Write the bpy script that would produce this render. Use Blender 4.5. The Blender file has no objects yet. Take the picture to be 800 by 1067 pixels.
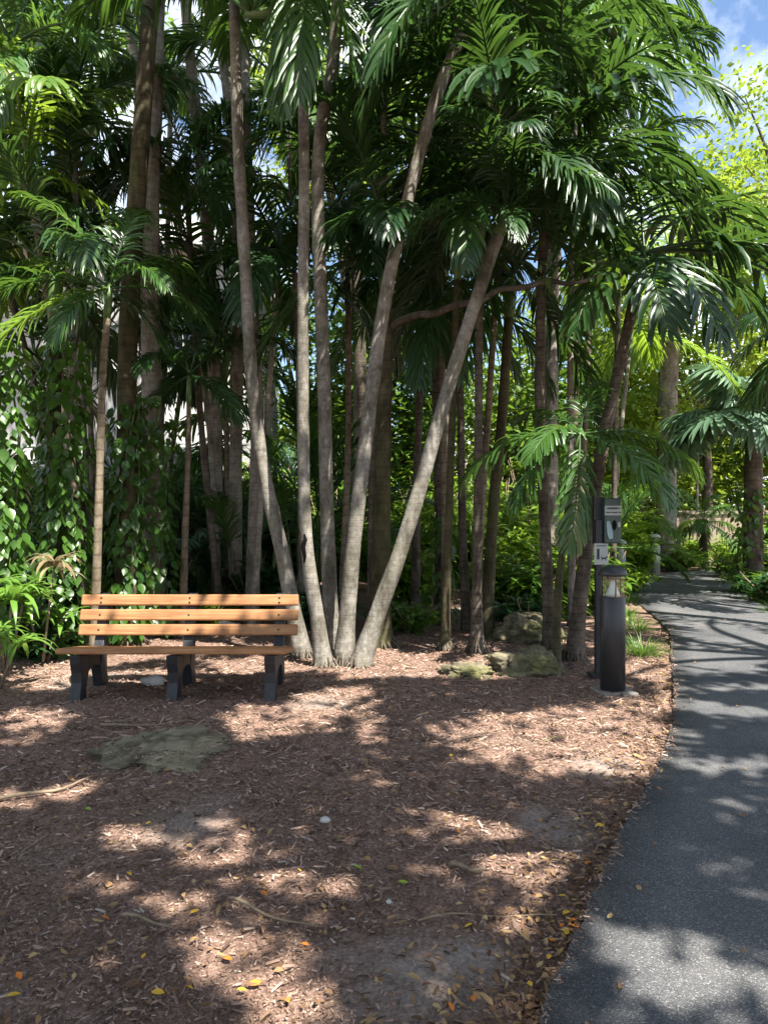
import bpy, math, random
import numpy as np
from mathutils import Vector, Matrix, noise as mnoise
R = math.radians
random.seed(7); rng = np.random.default_rng(7)
SC = bpy.context.scene
COL = SC.collection

# ------------------------------------------------------------------ camera
F, CX, CY, CAMZ = 773.0, 400.0, 533.5, 1.5
cam_d = bpy.data.cameras.new('camera'); cam = bpy.data.objects.new('camera', cam_d); COL.objects.link(cam)
cam.location = (0, 0, CAMZ); cam.rotation_euler = (R(90), 0, 0)
cam_d.sensor_fit = 'VERTICAL'; cam_d.sensor_height = 36; cam_d.lens = 36*F/1067
cam_d.clip_start = .05; cam_d.clip_end = 600
SC.camera = cam
# ------------------------------------------------------------------ light
SUN = Vector((0.30, -0.40, 0.87)).normalized()          # direction towards the sun
wd = bpy.data.worlds.new('World'); SC.world = wd; wd.use_nodes = True
nt = wd.node_tree; nt.nodes.clear()
wo = nt.nodes.new('ShaderNodeOutputWorld'); bg = nt.nodes.new('ShaderNodeBackground')
sk = nt.nodes.new('ShaderNodeTexSky'); sk.sky_type = 'NISHITA'; sk.sun_disc = False
sk.sun_elevation = math.asin(SUN.z); sk.sun_rotation = math.atan2(SUN.x, SUN.y)
sk.air_density = 1.0; sk.dust_density = .6; sk.ozone_density = 3.0
tc = nt.nodes.new('ShaderNodeTexCoord'); nz = nt.nodes.new('ShaderNodeTexNoise'); nz.inputs['Scale'].default_value = 2.6
nz.inputs['Detail'].default_value = 7; nz.inputs['Roughness'].default_value = .58
cr = nt.nodes.new('ShaderNodeValToRGB'); cr.color_ramp.elements[0].position = .47; cr.color_ramp.elements[1].position = .64
mx = nt.nodes.new('ShaderNodeMixRGB'); mx.inputs[2].default_value = (9, 9.3, 9.8, 1)
nt.links.new(tc.outputs['Generated'], nz.inputs['Vector']); nt.links.new(nz.outputs['Fac'], cr.inputs['Fac'])
nt.links.new(cr.outputs['Color'], mx.inputs['Fac']); nt.links.new(sk.outputs['Color'], mx.inputs[1])
nt.links.new(mx.outputs['Color'], bg.inputs['Color']); bg.inputs['Strength'].default_value = .08
nt.links.new(bg.outputs[0], wo.inputs['Surface'])
sl = bpy.data.lights.new('sun', 'SUN'); sl.energy = 5.0; sl.angle = R(.53); sl.color = (1, .95, .87)
so = bpy.data.objects.new('sun', sl); COL.objects.link(so); so.rotation_euler = SUN.to_track_quat('Z', 'Y').to_euler(); so.location = (0, 0, 30)
vs = SC.view_settings; vs.view_transform = 'Standard'; vs.look = 'None'; vs.gamma = 1; vs.exposure = 1.75; vs.use_curve_mapping = False
SC.render.engine = 'CYCLES'; cy = SC.cycles
cy.max_bounces = 6; cy.diffuse_bounces = 4; cy.glossy_bounces = 2; cy.transmission_bounces = 4; cy.transparent_max_bounces = 6
cy.sample_clamp_indirect = 6; cy.use_denoising = True; cy.caustics_reflective = False; cy.caustics_refractive = False

# ------------------------------------------------------------------ helpers
def W(px, py, Y): return Vector(((px-CX)/F*Y, Y, CAMZ-(py-CY)/F*Y))
def G(px, py):
    Y = CAMZ*F/(py-CY); return Vector(((px-CX)/F*Y, Y, 0))
SAND = [(*G(425, 1020)[:2], .30), (*G(492, 1000)[:2], .16), (*G(195, 852)[:2], .28), (*G(592, 872)[:2], .22), (*G(560, 860)[:2], .18), (*G(630, 800)[:2], .25), (*G(355, 990)[:2], .14), (*G(90, 705)[:2], .5), (*G(330, 735)[:2], .25), (*G(460, 640)[:2], 1.0)]
def sandy(x, y):
    v = max(1.0-math.hypot(x-a, (y-b)*.8)/r for a, b, r in SAND)+.55*mnoise.noise(Vector((x*3.1, y*3.1, 2)))+.3*mnoise.noise(Vector((x*9, y*9, 5)))
    return min(1, max(0, v))
def gz(x, y):
    return .035*mnoise.noise(Vector((x*.55, y*.55, 1.7))) + .024*mnoise.noise(Vector((x*1.9, y*1.9, 4.1))) + .010*mnoise.noise(Vector((x*5.3, y*5.3, 7.7)))
def link(o, parent=None):
    COL.objects.link(o)
    if parent: o.parent = parent
    return o
def tag(o, label=None, cat=None, group=None, kind=None):
    if label: o['label'] = label
    if cat: o['category'] = cat
    if group: o['group'] = group
    if kind: o['kind'] = kind
    return o
def thing(name, label, cat, loc=(0, 0, 0), rz=0, group=None):
    o = bpy.data.objects.new(name, None); o.empty_display_size = .2; link(o)
    o.location = loc; o.rotation_euler = (0, 0, rz); return tag(o, label, cat, group)
class MB:
    def __init__(s): s.v = []; s.f = []
    def add(s, vs, fs):
        b = len(s.v); s.v.extend(tuple(v) for v in vs); s.f.extend(tuple(b+i for i in f) for f in fs)
    def box(s, c, d, rot=None, bev=0):
        x, y, z = d[0]/2, d[1]/2, d[2]/2
        M = rot or Matrix.Identity(3); c = Vector(c)
        vs = [c+M@Vector(p) for p in ((-x,-y,-z),(x,-y,-z),(x,y,-z),(-x,y,-z),(-x,-y,z),(x,-y,z),(x,y,z),(-x,y,z))]
        s.add(vs, ((0,3,2,1),(4,5,6,7),(0,1,5,4),(1,2,6,5),(2,3,7,6),(3,0,4,7)))
    def tube(s, pts, rad, n=10, cap=True, wob=0):
        pts = [Vector(p) for p in pts]; up = Vector((.13, .97, .2)); rings = []
        for i, p in enumerate(pts):
            t = (pts[min(i+1, len(pts)-1)]-pts[max(i-1, 0)]).normalized()
            a = t.cross(up)
            if a.length < .05: a = t.cross(Vector((1, 0, 0)))
            a.normalize(); b = t.cross(a)
            r = rad[i] if hasattr(rad, '__len__') else rad
            ring = []
            for k in range(n):
                q = 2*math.pi*k/n
                rr = r*(1+wob*mnoise.noise(Vector((math.cos(q)*1.5, math.sin(q)*1.5, p.z*2.2))))
                ring.append(p+(a*math.cos(q)+b*math.sin(q))*rr)
            rings.append(ring)
        fs = []
        for i in range(len(pts)-1):
            for k in range(n):
                fs.append((i*n+k, i*n+(k+1) % n, (i+1)*n+(k+1) % n, (i+1)*n+k))
        if cap: fs.append(tuple(range(n-1, -1, -1))); fs.append(tuple((len(pts)-1)*n+k for k in range(n)))
        s.add([q for r_ in rings for q in r_], fs)
    def lathe(s, prof, n=24, c=(0, 0, 0)):
        c = Vector(c); vs = []; fs = []
        for r, z in prof:
            for k in range(n): vs.append(c+Vector((r*math.cos(2*math.pi*k/n), r*math.sin(2*math.pi*k/n), z)))
        for i in range(len(prof)-1):
            for k in range(n): fs.append((i*n+k, i*n+(k+1) % n, (i+1)*n+(k+1) % n, (i+1)*n+k))
        fs.append(tuple(range(n-1, -1, -1))); fs.append(tuple((len(prof)-1)*n+k for k in range(n)))
        s.add(vs, fs)
    def prism(s, prof, axis_a, axis_b, axis_t, c, th):   # extruded 2D outline
        A, B, T, c = Vector(axis_a), Vector(axis_b), Vector(axis_t), Vector(c); n = len(prof)
        vs = [c+A*p+B*q-T*th/2 for p, q in prof]+[c+A*p+B*q+T*th/2 for p, q in prof]
        s.add(vs, [tuple(range(n)), tuple(range(2*n-1, n-1, -1))]+[(i, (i+1) % n+0, (i+1) % n+n, i+n) for i in range(n)])
    def leaf(s, p, d, nrm, L, wid, prof, g=0., fold=.18, segs=None):
        # a blade starting at p along d; wid = full width; prof = relative widths; g = droop
        segs = len(prof)-1; d = Vector(d).normalized(); nrm = Vector(nrm)
        side = d.cross(nrm)
        if side.length < 1e-4: side = d.cross(Vector((.3, .5, .8)))
        side.normalize(); vs = []; q = Vector(p); st = L/segs
        for i, w in enumerate(prof):
            n2 = side.cross(d)
            vs += [q-side*(w*wid/2), q-n2*(fold*w*wid), q+side*(w*wid/2)]
            d = (d+Vector((0, 0, -g*(i+1)/segs))).normalized(); q = q+d*st
        fs = []
        for i in range(segs):
            b = i*3; fs += [(b, b+1, b+4, b+3), (b+1, b+2, b+5, b+4)]
        s.add(vs, fs)
    def mesh(s, name, mat, smooth=True):
        m = bpy.data.meshes.new(name); m.from_pydata(s.v, [], s.f); m.update()
        if mat: m.materials.append(mat)
        if smooth: m.shade_smooth()
        return m
    def build(s, name, mat, parent=None, loc=None, smooth=True, bevel=0):
        o = bpy.data.objects.new(name, s.mesh(name, mat, smooth)); link(o, parent)
        if loc is not None: o.location = loc
        if bevel:
            b = o.modifiers.new('b', 'BEVEL'); b.width = bevel; b.segments = 2; b.limit_method = 'ANGLE'
        return o
def inst(name, me, parent, loc, rot=(0, 0, 0), sc=1, mat=None):
    o = bpy.data.objects.new(name, me); link(o, parent); o.location = loc; o.rotation_euler = rot
    o.scale = (sc, sc, sc) if not hasattr(sc, '__len__') else sc
    if mat: o.material_slots[0].link = 'OBJECT'; o.material_slots[0].material = mat
    return o
def spline(pts, n):
    out = []; P = [Vector(p) for p in pts]; P = [P[0]*2-P[1]]+P+[P[-1]*2-P[-2]]; m = len(P)-3
    for i in range(n+1):
        u = i/n*m; k = min(int(u), m-1); t = u-k; a, b, c, d = P[k:k+4]
        out.append(.5*((2*b)+(c-a)*t+(2*a-5*b+4*c-d)*t*t+(3*b-a-3*c+d)*t**3))
    return out
def npmesh(name, V, Fq, mat, smooth=False):
    m = bpy.data.meshes.new(name); V = np.asarray(V, np.float32); Fq = np.asarray(Fq, np.int32); k = Fq.shape[1]
    m.vertices.add(len(V)); m.vertices.foreach_set('co', V.ravel())
    m.loops.add(Fq.size); m.loops.foreach_set('vertex_index', Fq.ravel())
    m.polygons.add(len(Fq)); m.polygons.foreach_set('loop_start', np.arange(0, Fq.size, k, dtype=np.int32))
    if mat: m.materials.append(mat)
    m.update(calc_edges=True); m.validate()
    if smooth: m.shade_smooth()
    return m
def leaf_cloud(P, L, Wd, up=.5, rs=None, droop=0., fold=.25):
    """numpy leaves: rhombic blades folded along the midrib (4 verts + 2 triangles each as 2 tris -> quads of 3)"""
    rs = rs or rng; n = len(P)
    d = rs.normal(size=(n, 3)); d[:, 2] = d[:, 2]*.6-droop; d /= np.linalg.norm(d, axis=1)[:, None]
    nn = rs.normal(size=(n, 3)); nn[:, 2] += up*3; s = np.cross(d, nn); s /= np.linalg.norm(s, axis=1)[:, None]; nn = np.cross(s, d)
    L = L*rs.uniform(.65, 1.25, n)[:, None]; w = Wd*rs.uniform(.7, 1.2, n)[:, None]/2
    a = P; b = P+d*L*.45+s*w+nn*w*fold; c = P+d*L; e = P+d*L*.45-s*w+nn*w*fold
    V = np.stack([a, b, c, e], 1).reshape(-1, 3); i = np.arange(n)[:, None]*4
    Fq = np.concatenate([i+np.array([[0, 1, 2]]), i+np.array([[0, 2, 3]])], 1).reshape(-1, 3)
    return V, Fq
def leaf_cloud8(P, L, Wd, up, rs, fold=.35):
    n = len(P); a = rs.uniform(0, 6.283, n); d = np.stack([np.cos(a), np.sin(a), rs.normal(0, .22, n)], 1); d /= np.linalg.norm(d, axis=1)[:, None]
    nn = rs.normal(0, .3, (n, 3)); nn[:, 2] += up; s = np.cross(d, nn); s /= np.linalg.norm(s, axis=1)[:, None]; nn = np.cross(s, d)
    L = L*rs.lognormal(0, .35, n)[:, None]; w = Wd*rs.lognormal(0, .3, n)[:, None]/2; cu = rs.normal(.1, .18, n)[:, None]; f = (fold*rs.uniform(-.5, 1.6, n))[:, None]
    def pt(t, k): return P+d*L*(t-.5)+s*w*k+nn*(cu*L*(1-4*(t-.5)**2)*-.5+abs(k)*w*f)
    V = np.stack([pt(0, 0), pt(.3, .85), pt(.65, .8), pt(1, .05), pt(.65, -.8), pt(.3, -.85), pt(.3, 0), pt(.65, 0)], 1).reshape(-1, 3); i = np.arange(n)[:, None]*8
    Fq = np.concatenate([i+np.array([q]) for q in ([0, 6, 1], [1, 6, 7], [1, 7, 2], [2, 7, 3], [3, 7, 4], [4, 7, 6], [4, 6, 5], [5, 6, 0])], 1).reshape(-1, 3)
    return V, Fq
# ------------------------------------------------------------------ materials
def mat(name):
    m = bpy.data.materials.new(name); m.use_nodes = True; n = m.node_tree; n.nodes.clear()
    o = n.nodes.new('ShaderNodeOutputMaterial'); return m, n, o
def N(n, t, **k):
    x = n.nodes.new(t)
    for a, b in k.items():
        if hasattr(x, a): setattr(x, a, b)
        else: x.inputs[a.replace('_', ' ')].default_value = b
    return x
def ramp(n, fac, stops):
    r = n.nodes.new('ShaderNodeValToRGB'); e = r.color_ramp.elements
    while len(e) < len(stops): e.new(.5)
    for q, (p, c) in zip(e, stops): q.position = p; q.color = (*c, 1) if len(c) == 3 else c
    n.links.new(fac, r.inputs[0]); return r
def princ(n, col=None, rough=.6, spec=.4, **k):
    p = n.nodes.new('ShaderNodeBsdfPrincipled'); p.inputs['Roughness'].default_value = rough; p.inputs['Specular IOR Level'].default_value = spec
    if col is not None:
        if isinstance(col, tuple): p.inputs['Base Color'].default_value = (*col, 1)
        else: n.links.new(col, p.inputs['Base Color'])
    return p
def leafmat(name, c1, c2, tr, rough=.42, trans=.28, spec=.42, odd=None):
    m, n, o = mat(name); L = n.links
    oi = N(n, 'ShaderNodeObjectInfo'); ge = N(n, 'ShaderNodeNewGeometry')
    ad = N(n, 'ShaderNodeMath', operation='MULTIPLY_ADD'); L.new(ge.outputs['Random Per Island'], ad.inputs[0]); ad.inputs[1].default_value = .5
    m2 = N(n, 'ShaderNodeMath', operation='MULTIPLY'); L.new(oi.outputs['Random'], m2.inputs[0]); m2.inputs[1].default_value = .5; L.new(m2.outputs[0], ad.inputs[2])
    st = [(0, c1), (.85, c2)]+([(.97, odd)] if odd else [])
    r = ramp(n, ad.outputs[0], st); p = princ(n, r.outputs[0], rough, spec)
    t = N(n, 'ShaderNodeBsdfTranslucent'); mm = N(n, 'ShaderNodeMixRGB'); mm.inputs[0].default_value = .35
    L.new(r.outputs[0], mm.inputs[1]); mm.inputs[2].default_value = (*tr, 1); mm.inputs[0].default_value = .6; L.new(mm.outputs[0], t.inputs[0])
    mi = N(n, 'ShaderNodeMixShader'); mi.inputs[0].default_value = trans; L.new(p.outputs[0], mi.inputs[1]); L.new(t.outputs[0], mi.inputs[2]); L.new(mi.outputs[0], o.inputs[0])
    return m
def solid(name, c, rough=.6, spec=.4, bump=0, scale=40, var=.25, metal=0):
    m, n, o = mat(name); L = n.links; tcn = N(n, 'ShaderNodeTexCoord')
    z = N(n, 'ShaderNodeTexNoise'); z.inputs['Scale'].default_value = scale; z.inputs['Detail'].default_value = 6; L.new(tcn.outputs['Object'], z.inputs['Vector'])
    r = ramp(n, z.outputs['Fac'], [(.25, tuple(x*(1-var) for x in c)), (.75, tuple(min(1, x*(1+var)) for x in c))])
    p = princ(n, r.outputs[0], rough, spec); p.inputs['Metallic'].default_value = metal
    if bump:
        b = N(n, 'ShaderNodeBump'); b.inputs['Strength'].default_value = bump; b.inputs['Distance'].default_value = .01
        L.new(z.outputs['Fac'], b.inputs['Height']); L.new(b.outputs[0], p.inputs['Normal'])
    L.new(p.outputs[0], o.inputs[0]); return m
def trunkmat(name, c1, c2, lich=None, ring=22., moss=None, ringd=.5):
    m, n, o = mat(name); L = n.links; tcn = N(n, 'ShaderNodeTexCoord'); oi = N(n, 'ShaderNodeObjectInfo')
    z = N(n, 'ShaderNodeTexNoise'); z.inputs['Scale'].default_value = 9; z.inputs['Detail'].default_value = 8; z.inputs['Roughness'].default_value = .65
    L.new(tcn.outputs['Object'], z.inputs['Vector'])
    r = ramp(n, z.outputs['Fac'], [(.32, c1), (.68, c2)]); col = r.outputs[0]
    wv = N(n, 'ShaderNodeTexWave', bands_direction='Z'); wv.inputs['Scale'].default_value = ring/19; wv.inputs['Distortion'].default_value = 1.6; wv.inputs['Detail'].default_value = 3
    wv.inputs['Detail Scale'].default_value = 1.5; L.new(tcn.outputs['Object'], wv.inputs['Vector'])
    wr = ramp(n, wv.outputs['Fac'], [(.0, (.5, .48, .45)), (.12, (1, 1, 1))])
    mm = N(n, 'ShaderNodeMixRGB', blend_type='MULTIPLY'); mm.inputs[0].default_value = ringd; L.new(col, mm.inputs[1]); L.new(wr.outputs[0], mm.inputs[2]); col = mm.outputs[0]
    z2 = N(n, 'ShaderNodeTexNoise'); z2.inputs['Scale'].default_value = 26; z2.inputs['Detail'].default_value = 5; L.new(tcn.outputs['Object'], z2.inputs['Vector'])
    if lich:
        lr = ramp(n, z2.outputs['Fac'], [(.50, (0, 0, 0)), (.74, (.55, .55, .55))]); mc = N(n, 'ShaderNodeMixRGB'); L.new(lr.outputs[0], mc.inputs[0]); L.new(col, mc.inputs[1]); mc.inputs[2].default_value = (*lich, 1); col = mc.outputs[0]
    if moss:
        z3 = N(n, 'ShaderNodeTexNoise'); z3.inputs['Scale'].default_value = 2.3; z3.inputs['Detail'].default_value = 6; L.new(tcn.outputs['Object'], z3.inputs['Vector'])
        lr = ramp(n, z3.outputs['Fac'], [(.45, (0, 0, 0)), (.72, (.7, .7, .7))]); mc = N(n, 'ShaderNodeMixRGB'); L.new(lr.outputs[0], mc.inputs[0]); L.new(col, mc.inputs[1]); mc.inputs[2].default_value = (*moss, 1); col = mc.outputs[0]
    z5 = N(n, 'ShaderNodeTexNoise'); z5.inputs['Scale'].default_value = 2.4; z5.inputs['Detail'].default_value = 7; z5.inputs['Roughness'].default_value = .7; mp5 = N(n, 'ShaderNodeMapping'); mp5.inputs['Scale'].default_value = (2.2, 2.2, .7); L.new(tcn.outputs['Object'], mp5.inputs[0]); L.new(mp5.outputs[0], z5.inputs['Vector'])
    r5 = ramp(n, z5.outputs['Fac'], [(.38, (.34, .32, .28)), (.58, (1, 1, 1))]); m5 = N(n, 'ShaderNodeMixRGB', blend_type='MULTIPLY'); m5.inputs[0].default_value = .9; L.new(col, m5.inputs[1]); L.new(r5.outputs[0], m5.inputs[2]); col = m5.outputs[0]
    # dark pits
    z4 = N(n, 'ShaderNodeTexVoronoi'); z4.inputs['Scale'].default_value = 14; L.new(tcn.outputs['Object'], z4.inputs['Vector'])
    pr = ramp(n, z4.outputs['Distance'], [(.05, (.35, .33, .3)), (.13, (1, 1, 1))]); mp = N(n, 'ShaderNodeMixRGB', blend_type='MULTIPLY'); mp.inputs[0].default_value = .7; L.new(col, mp.inputs[1]); L.new(pr.outputs[0], mp.inputs[2]); col = mp.outputs[0]
    p = princ(n, col, .85, .2)
    ad = N(n, 'ShaderNodeMath', operation='MULTIPLY_ADD'); L.new(wr.outputs[0], ad.inputs[0]); ad.inputs[1].default_value = .6; L.new(z2.outputs['Fac'], ad.inputs[2])
    b = N(n, 'ShaderNodeBump'); b.inputs['Strength'].default_value = .35; b.inputs['Distance'].default_value = .008; L.new(ad.outputs[0], b.inputs['Height']); L.new(b.outputs[0], p.inputs['Normal'])
    L.new(p.outputs[0], o.inputs[0]); return m
M = {}
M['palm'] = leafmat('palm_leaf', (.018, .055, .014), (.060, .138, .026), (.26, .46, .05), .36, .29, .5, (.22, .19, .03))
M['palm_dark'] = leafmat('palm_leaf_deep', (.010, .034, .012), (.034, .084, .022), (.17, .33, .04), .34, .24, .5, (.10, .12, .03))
M['palm_light'] = leafmat('palm_leaf_light', (.06, .14, .016), (.16, .27, .035), (.48, .66, .06), .4, .42)  # paler leaf tone, partly a sunlit and backlit look put into the colour
M['palm_yellow'] = leafmat('palm_leaf_yellowing', (.25, .18, .02), (.35, .24, .03), (.6, .4, .04), .5, .35)
M['palm_dead'] = leafmat('palm_leaf_dry', (.13, .085, .05), (.26, .19, .12), (.3, .2, .1), .8, .15, .15)
M['fan'] = leafmat('fan_leaf_bluish', (.045, .10, .055), (.10, .175, .10), (.22, .38, .14), .42, .22)
M['stem'] = solid('green_stem', (.10, .14, .035), .45, .4, var=.35, scale=8)
M['shaft'] = solid('crownshaft_green', (.09, .15, .045), .4, .4, var=.35, scale=5)
M['pothos'] = leafmat('vine_leaf', (.016, .055, .010), (.07, .15, .02), (.28, .48, .04), .36, .25, .4, (.2, .26, .05))
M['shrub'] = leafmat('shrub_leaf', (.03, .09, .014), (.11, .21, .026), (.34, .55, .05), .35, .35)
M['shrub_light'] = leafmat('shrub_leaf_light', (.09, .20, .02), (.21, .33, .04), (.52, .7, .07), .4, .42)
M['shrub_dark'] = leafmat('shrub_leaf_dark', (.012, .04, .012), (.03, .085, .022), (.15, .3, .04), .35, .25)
M['tree'] = leafmat('tree_leaf', (.03, .08, .012), (.085, .16, .02), (.3, .48, .04), .45, .33)
M['tree_light'] = leafmat('tree_leaf_yellowgreen', (.10, .18, .015), (.20, .28, .03), (.5, .62, .06), .45, .42)
M['shade_leaf'] = leafmat('shade_tree_leaf', (.02, .05, .012), (.05, .10, .02), (.1, .2, .03), .45, .10)
M['strap'] = leafmat('strap_leaf', (.06, .15, .02), (.15, .28, .05), (.35, .6, .08), .3, .3)
M['ti'] = leafmat('red_strap_leaf', (.22, .11, .08), (.24, .25, .12), (.4, .32, .18), .35, .3)
M['grass'] = leafmat('grass_blade', (.05, .12, .02), (.16, .27, .05), (.35, .55, .08), .4, .3)
M['bark_pale'] = trunkmat('trunk_pale', (.20, .175, .145), (.36, .32, .27), (.46, .44, .39), ring=60, ringd=.45)
M['bark_grey'] = trunkmat('trunk_grey', (.13, .116, .095), (.32, .295, .255), (.42, .41, .37), ring=110, moss=(.105, .10, .055), ringd=.22)
M['bark_brown'] = trunkmat('trunk_brown', (.07, .056, .043), (.17, .138, .108), (.18, .17, .13), ring=75, ringd=.8)
M['bark_moss'] = trunkmat('trunk_mossy', (.06, .05, .028), (.12, .105, .06), None, ring=60, moss=(.075, .085, .025), ringd=.5)
M['bark_tan'] = trunkmat('trunk_tan', (.16, .125, .085), (.30, .25, .18), None, ring=45, ringd=.7)
M['wood'] = None
def wood():
    m, n, o = mat('cedar_plank'); L = n.links; tcn = N(n, 'ShaderNodeTexCoord'); mp = N(n, 'ShaderNodeMapping'); mp.inputs['Scale'].default_value = (1.2, 26, 26); L.new(tcn.outputs['Object'], mp.inputs[0])
    z = N(n, 'ShaderNodeTexNoise'); z.inputs['Scale'].default_value = 2.5; z.inputs['Detail'].default_value = 7; z.inputs['Distortion'].default_value = .6; L.new(mp.outputs[0], z.inputs['Vector'])
    r = ramp(n, z.outputs['Fac'], [(.3, (.25, .112, .043)), (.5, (.34, .16, .064)), (.75, (.42, .22, .098))])
    z2 = N(n, 'ShaderNodeTexNoise'); z2.inputs['Scale'].default_value = 5; z2.inputs['Detail'].default_value = 5; L.new(tcn.outputs['Object'], z2.inputs['Vector'])
    r2 = ramp(n, z2.outputs['Fac'], [(.3, (.6, .6, .6)), (.6, (1, 1, 1))]); mm = N(n, 'ShaderNodeMixRGB', blend_type='MULTIPLY'); mm.inputs[0].default_value = .8; L.new(r.outputs[0], mm.inputs[1]); L.new(r2.outputs[0], mm.inputs[2])
    p = princ(n, mm.outputs[0], .55, .35); b = N(n, 'ShaderNodeBump'); b.inputs['Strength'].default_value = .15; b.inputs['Distance'].default_value = .004; L.new(z.outputs['Fac'], b.inputs['Height']); L.new(b.outputs[0], p.inputs['Normal'])
    L.new(p.outputs[0], o.inputs[0]); return m
M['wood'] = wood()
M['black'] = solid('black_recycled_plastic', (.022, .022, .025), .5, .4, .25, 30, .35)
M['bolt'] = solid('dark_bolt', (.03, .025, .02), .4, .5)
M['bronze'] = solid('dark_bronze_paint', (.028, .028, .029), .42, .45, .04, 60, .15)
M['concrete'] = solid('concrete', (.22, .20, .175), .9, .2, .4, 35, .25)
M['rock'] = None
M['sign_green'] = solid('sign_green', (.035, .065, .055), .4, .5, 0, 8, .2)
M['sign_white'] = solid('sign_white', (.36, .38, .35), .5, .4, 0, 12, .08)
M['sign_ink'] = solid('sign_ink', (.03, .045, .04), .6, .3)
M['stucco'] = solid('white_stucco', (.52, .51, .49), .9, .2, .3, 25, .06)
M['beige'] = solid('beige_stucco', (.27, .225, .16), .9, .2, .3, 18, .12)
M['greenwall'] = solid('dull_green_stucco', (.14, .15, .09), .9, .2, .3, 6, .3)
M['roof'] = solid('pale_roof_tile', (.50, .49, .47), .8, .2, .3, 14, .15)
M['darkglass'] = solid('dark_window_glass', (.02, .025, .03), .08, .6)
M['twig'] = solid('dry_twig', (.20, .15, .10), .85, .2, .3, 30, .35)
def rockmat(moss):
    m, n, o = mat('mossy_limestone'); L = n.links; tcn = N(n, 'ShaderNodeTexCoord')
    z = N(n, 'ShaderNodeTexNoise'); z.inputs['Scale'].default_value = 7; z.inputs['Detail'].default_value = 9; z.inputs['Roughness'].default_value = .68; L.new(tcn.outputs['Object'], z.inputs['Vector'])
    r = ramp(n, z.outputs['Fac'], [(.3, (.035, .03, .022)), (.46, (.12, .105, .07)), (.6, (.24, .21, .135)), (.76, (.38, .34, .22))])
    z2 = N(n, 'ShaderNodeTexNoise'); z2.inputs['Scale'].default_value = 3; z2.inputs['Detail'].default_value = 6; L.new(tcn.outputs['Object'], z2.inputs['Vector'])
    lr = ramp(n, z2.outputs['Fac'], [(.45, (0, 0, 0)), (.6, (.8, .8, .8))]); mc = N(n, 'ShaderNodeMixRGB'); L.new(lr.outputs[0], mc.inputs[0]); L.new(r.outputs[0], mc.inputs[1]); mc.inputs[2].default_value = (*moss, 1)
    p = princ(n, mc.outputs[0], .95, .15); b = N(n, 'ShaderNodeBump'); b.inputs['Strength'].default_value = .9; b.inputs['Distance'].default_value = .03; L.new(z.outputs['Fac'], b.inputs['Height']); L.new(b.outputs[0], p.inputs['Normal'])
    L.new(p.outputs[0], o.inputs[0]); return m
M['rock'] = rockmat((.085, .085, .03)); M['slab'] = rockmat((.25, .22, .145))
M['stone_pale'] = solid('pale_stone', (.42, .40, .37), .9, .2, .5, 12, .35)
def groundmat():
    m, n, o = mat('mulch_ground'); L = n.links; tcn = N(n, 'ShaderNodeTexCoord')
    z = N(n, 'ShaderNodeTexNoise'); z.inputs['Scale'].default_value = 55; z.inputs['Detail'].default_value = 8; z.inputs['Roughness'].default_value = .7; L.new(tcn.outputs['Object'], z.inputs['Vector'])
    v = N(n, 'ShaderNodeTexVoronoi'); v.inputs['Scale'].default_value = 60; mp = N(n, 'ShaderNodeMapping'); mp.inputs['Scale'].default_value = (1, .35, 1); mp.inputs['Rotation'].default_value = (0, 0, .7)
    L.new(tcn.outputs['Object'], mp.inputs[0]); L.new(mp.outputs[0], v.inputs['Vector'])
    r = ramp(n, z.outputs['Fac'], [(.28, (.075, .046, .034)), (.5, (.255, .162, .122)), (.72, (.44, .315, .25))])
    hv = N(n, 'ShaderNodeMixRGB', blend_type='MULTIPLY'); hv.inputs[0].default_value = .6; L.new(r.outputs[0], hv.inputs[1]); vr = ramp(n, v.outputs['Color'], [(.1, (.45, .42, .4)), (.9, (1.0, 1.0, 1.0))]); L.new(vr.outputs[0], hv.inputs[2])
    sa = N(n, 'ShaderNodeAttribute'); sa.attribute_name = 'sand'
    z2 = N(n, 'ShaderNodeTexNoise'); z2.inputs['Scale'].default_value = 1.15; z2.inputs['Detail'].default_value = 7; z2.inputs['Roughness'].default_value = .6; L.new(tcn.outputs['Object'], z2.inputs['Vector'])
    lr = ramp(n, z2.outputs['Fac'], [(.56, (0, 0, 0)), (.70, (.75, .75, .75))]); sx_ = N(n, 'ShaderNodeMath', operation='MULTIPLY_ADD'); L.new(sa.outputs['Fac'], sx_.inputs[0]); sx_.inputs[1].default_value = .62; ls_ = N(n, 'ShaderNodeMath', operation='MULTIPLY'); L.new(lr.outputs[0], ls_.inputs[0]); ls_.inputs[1].default_value = .35; L.new(ls_.outputs[0], sx_.inputs[2]); sx_.use_clamp = True
    mc = N(n, 'ShaderNodeMixRGB'); L.new(sx_.outputs[0], mc.inputs[0]); L.new(hv.outputs[0], mc.inputs[1])
    sr = ramp(n, z.outputs['Fac'], [(.3, (.20, .175, .15)), (.7, (.45, .40, .35))]); L.new(sr.outputs[0], mc.inputs[2])
    p = princ(n, mc.outputs[0], .95, .15); b = N(n, 'ShaderNodeBump'); b.inputs['Strength'].default_value = .9; b.inputs['Distance'].default_value = .02; L.new(z.outputs['Fac'], b.inputs['Height']); L.new(b.outputs[0], p.inputs['Normal'])
    L.new(p.outputs[0], o.inputs[0]); return m
M['ground'] = groundmat()
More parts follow.
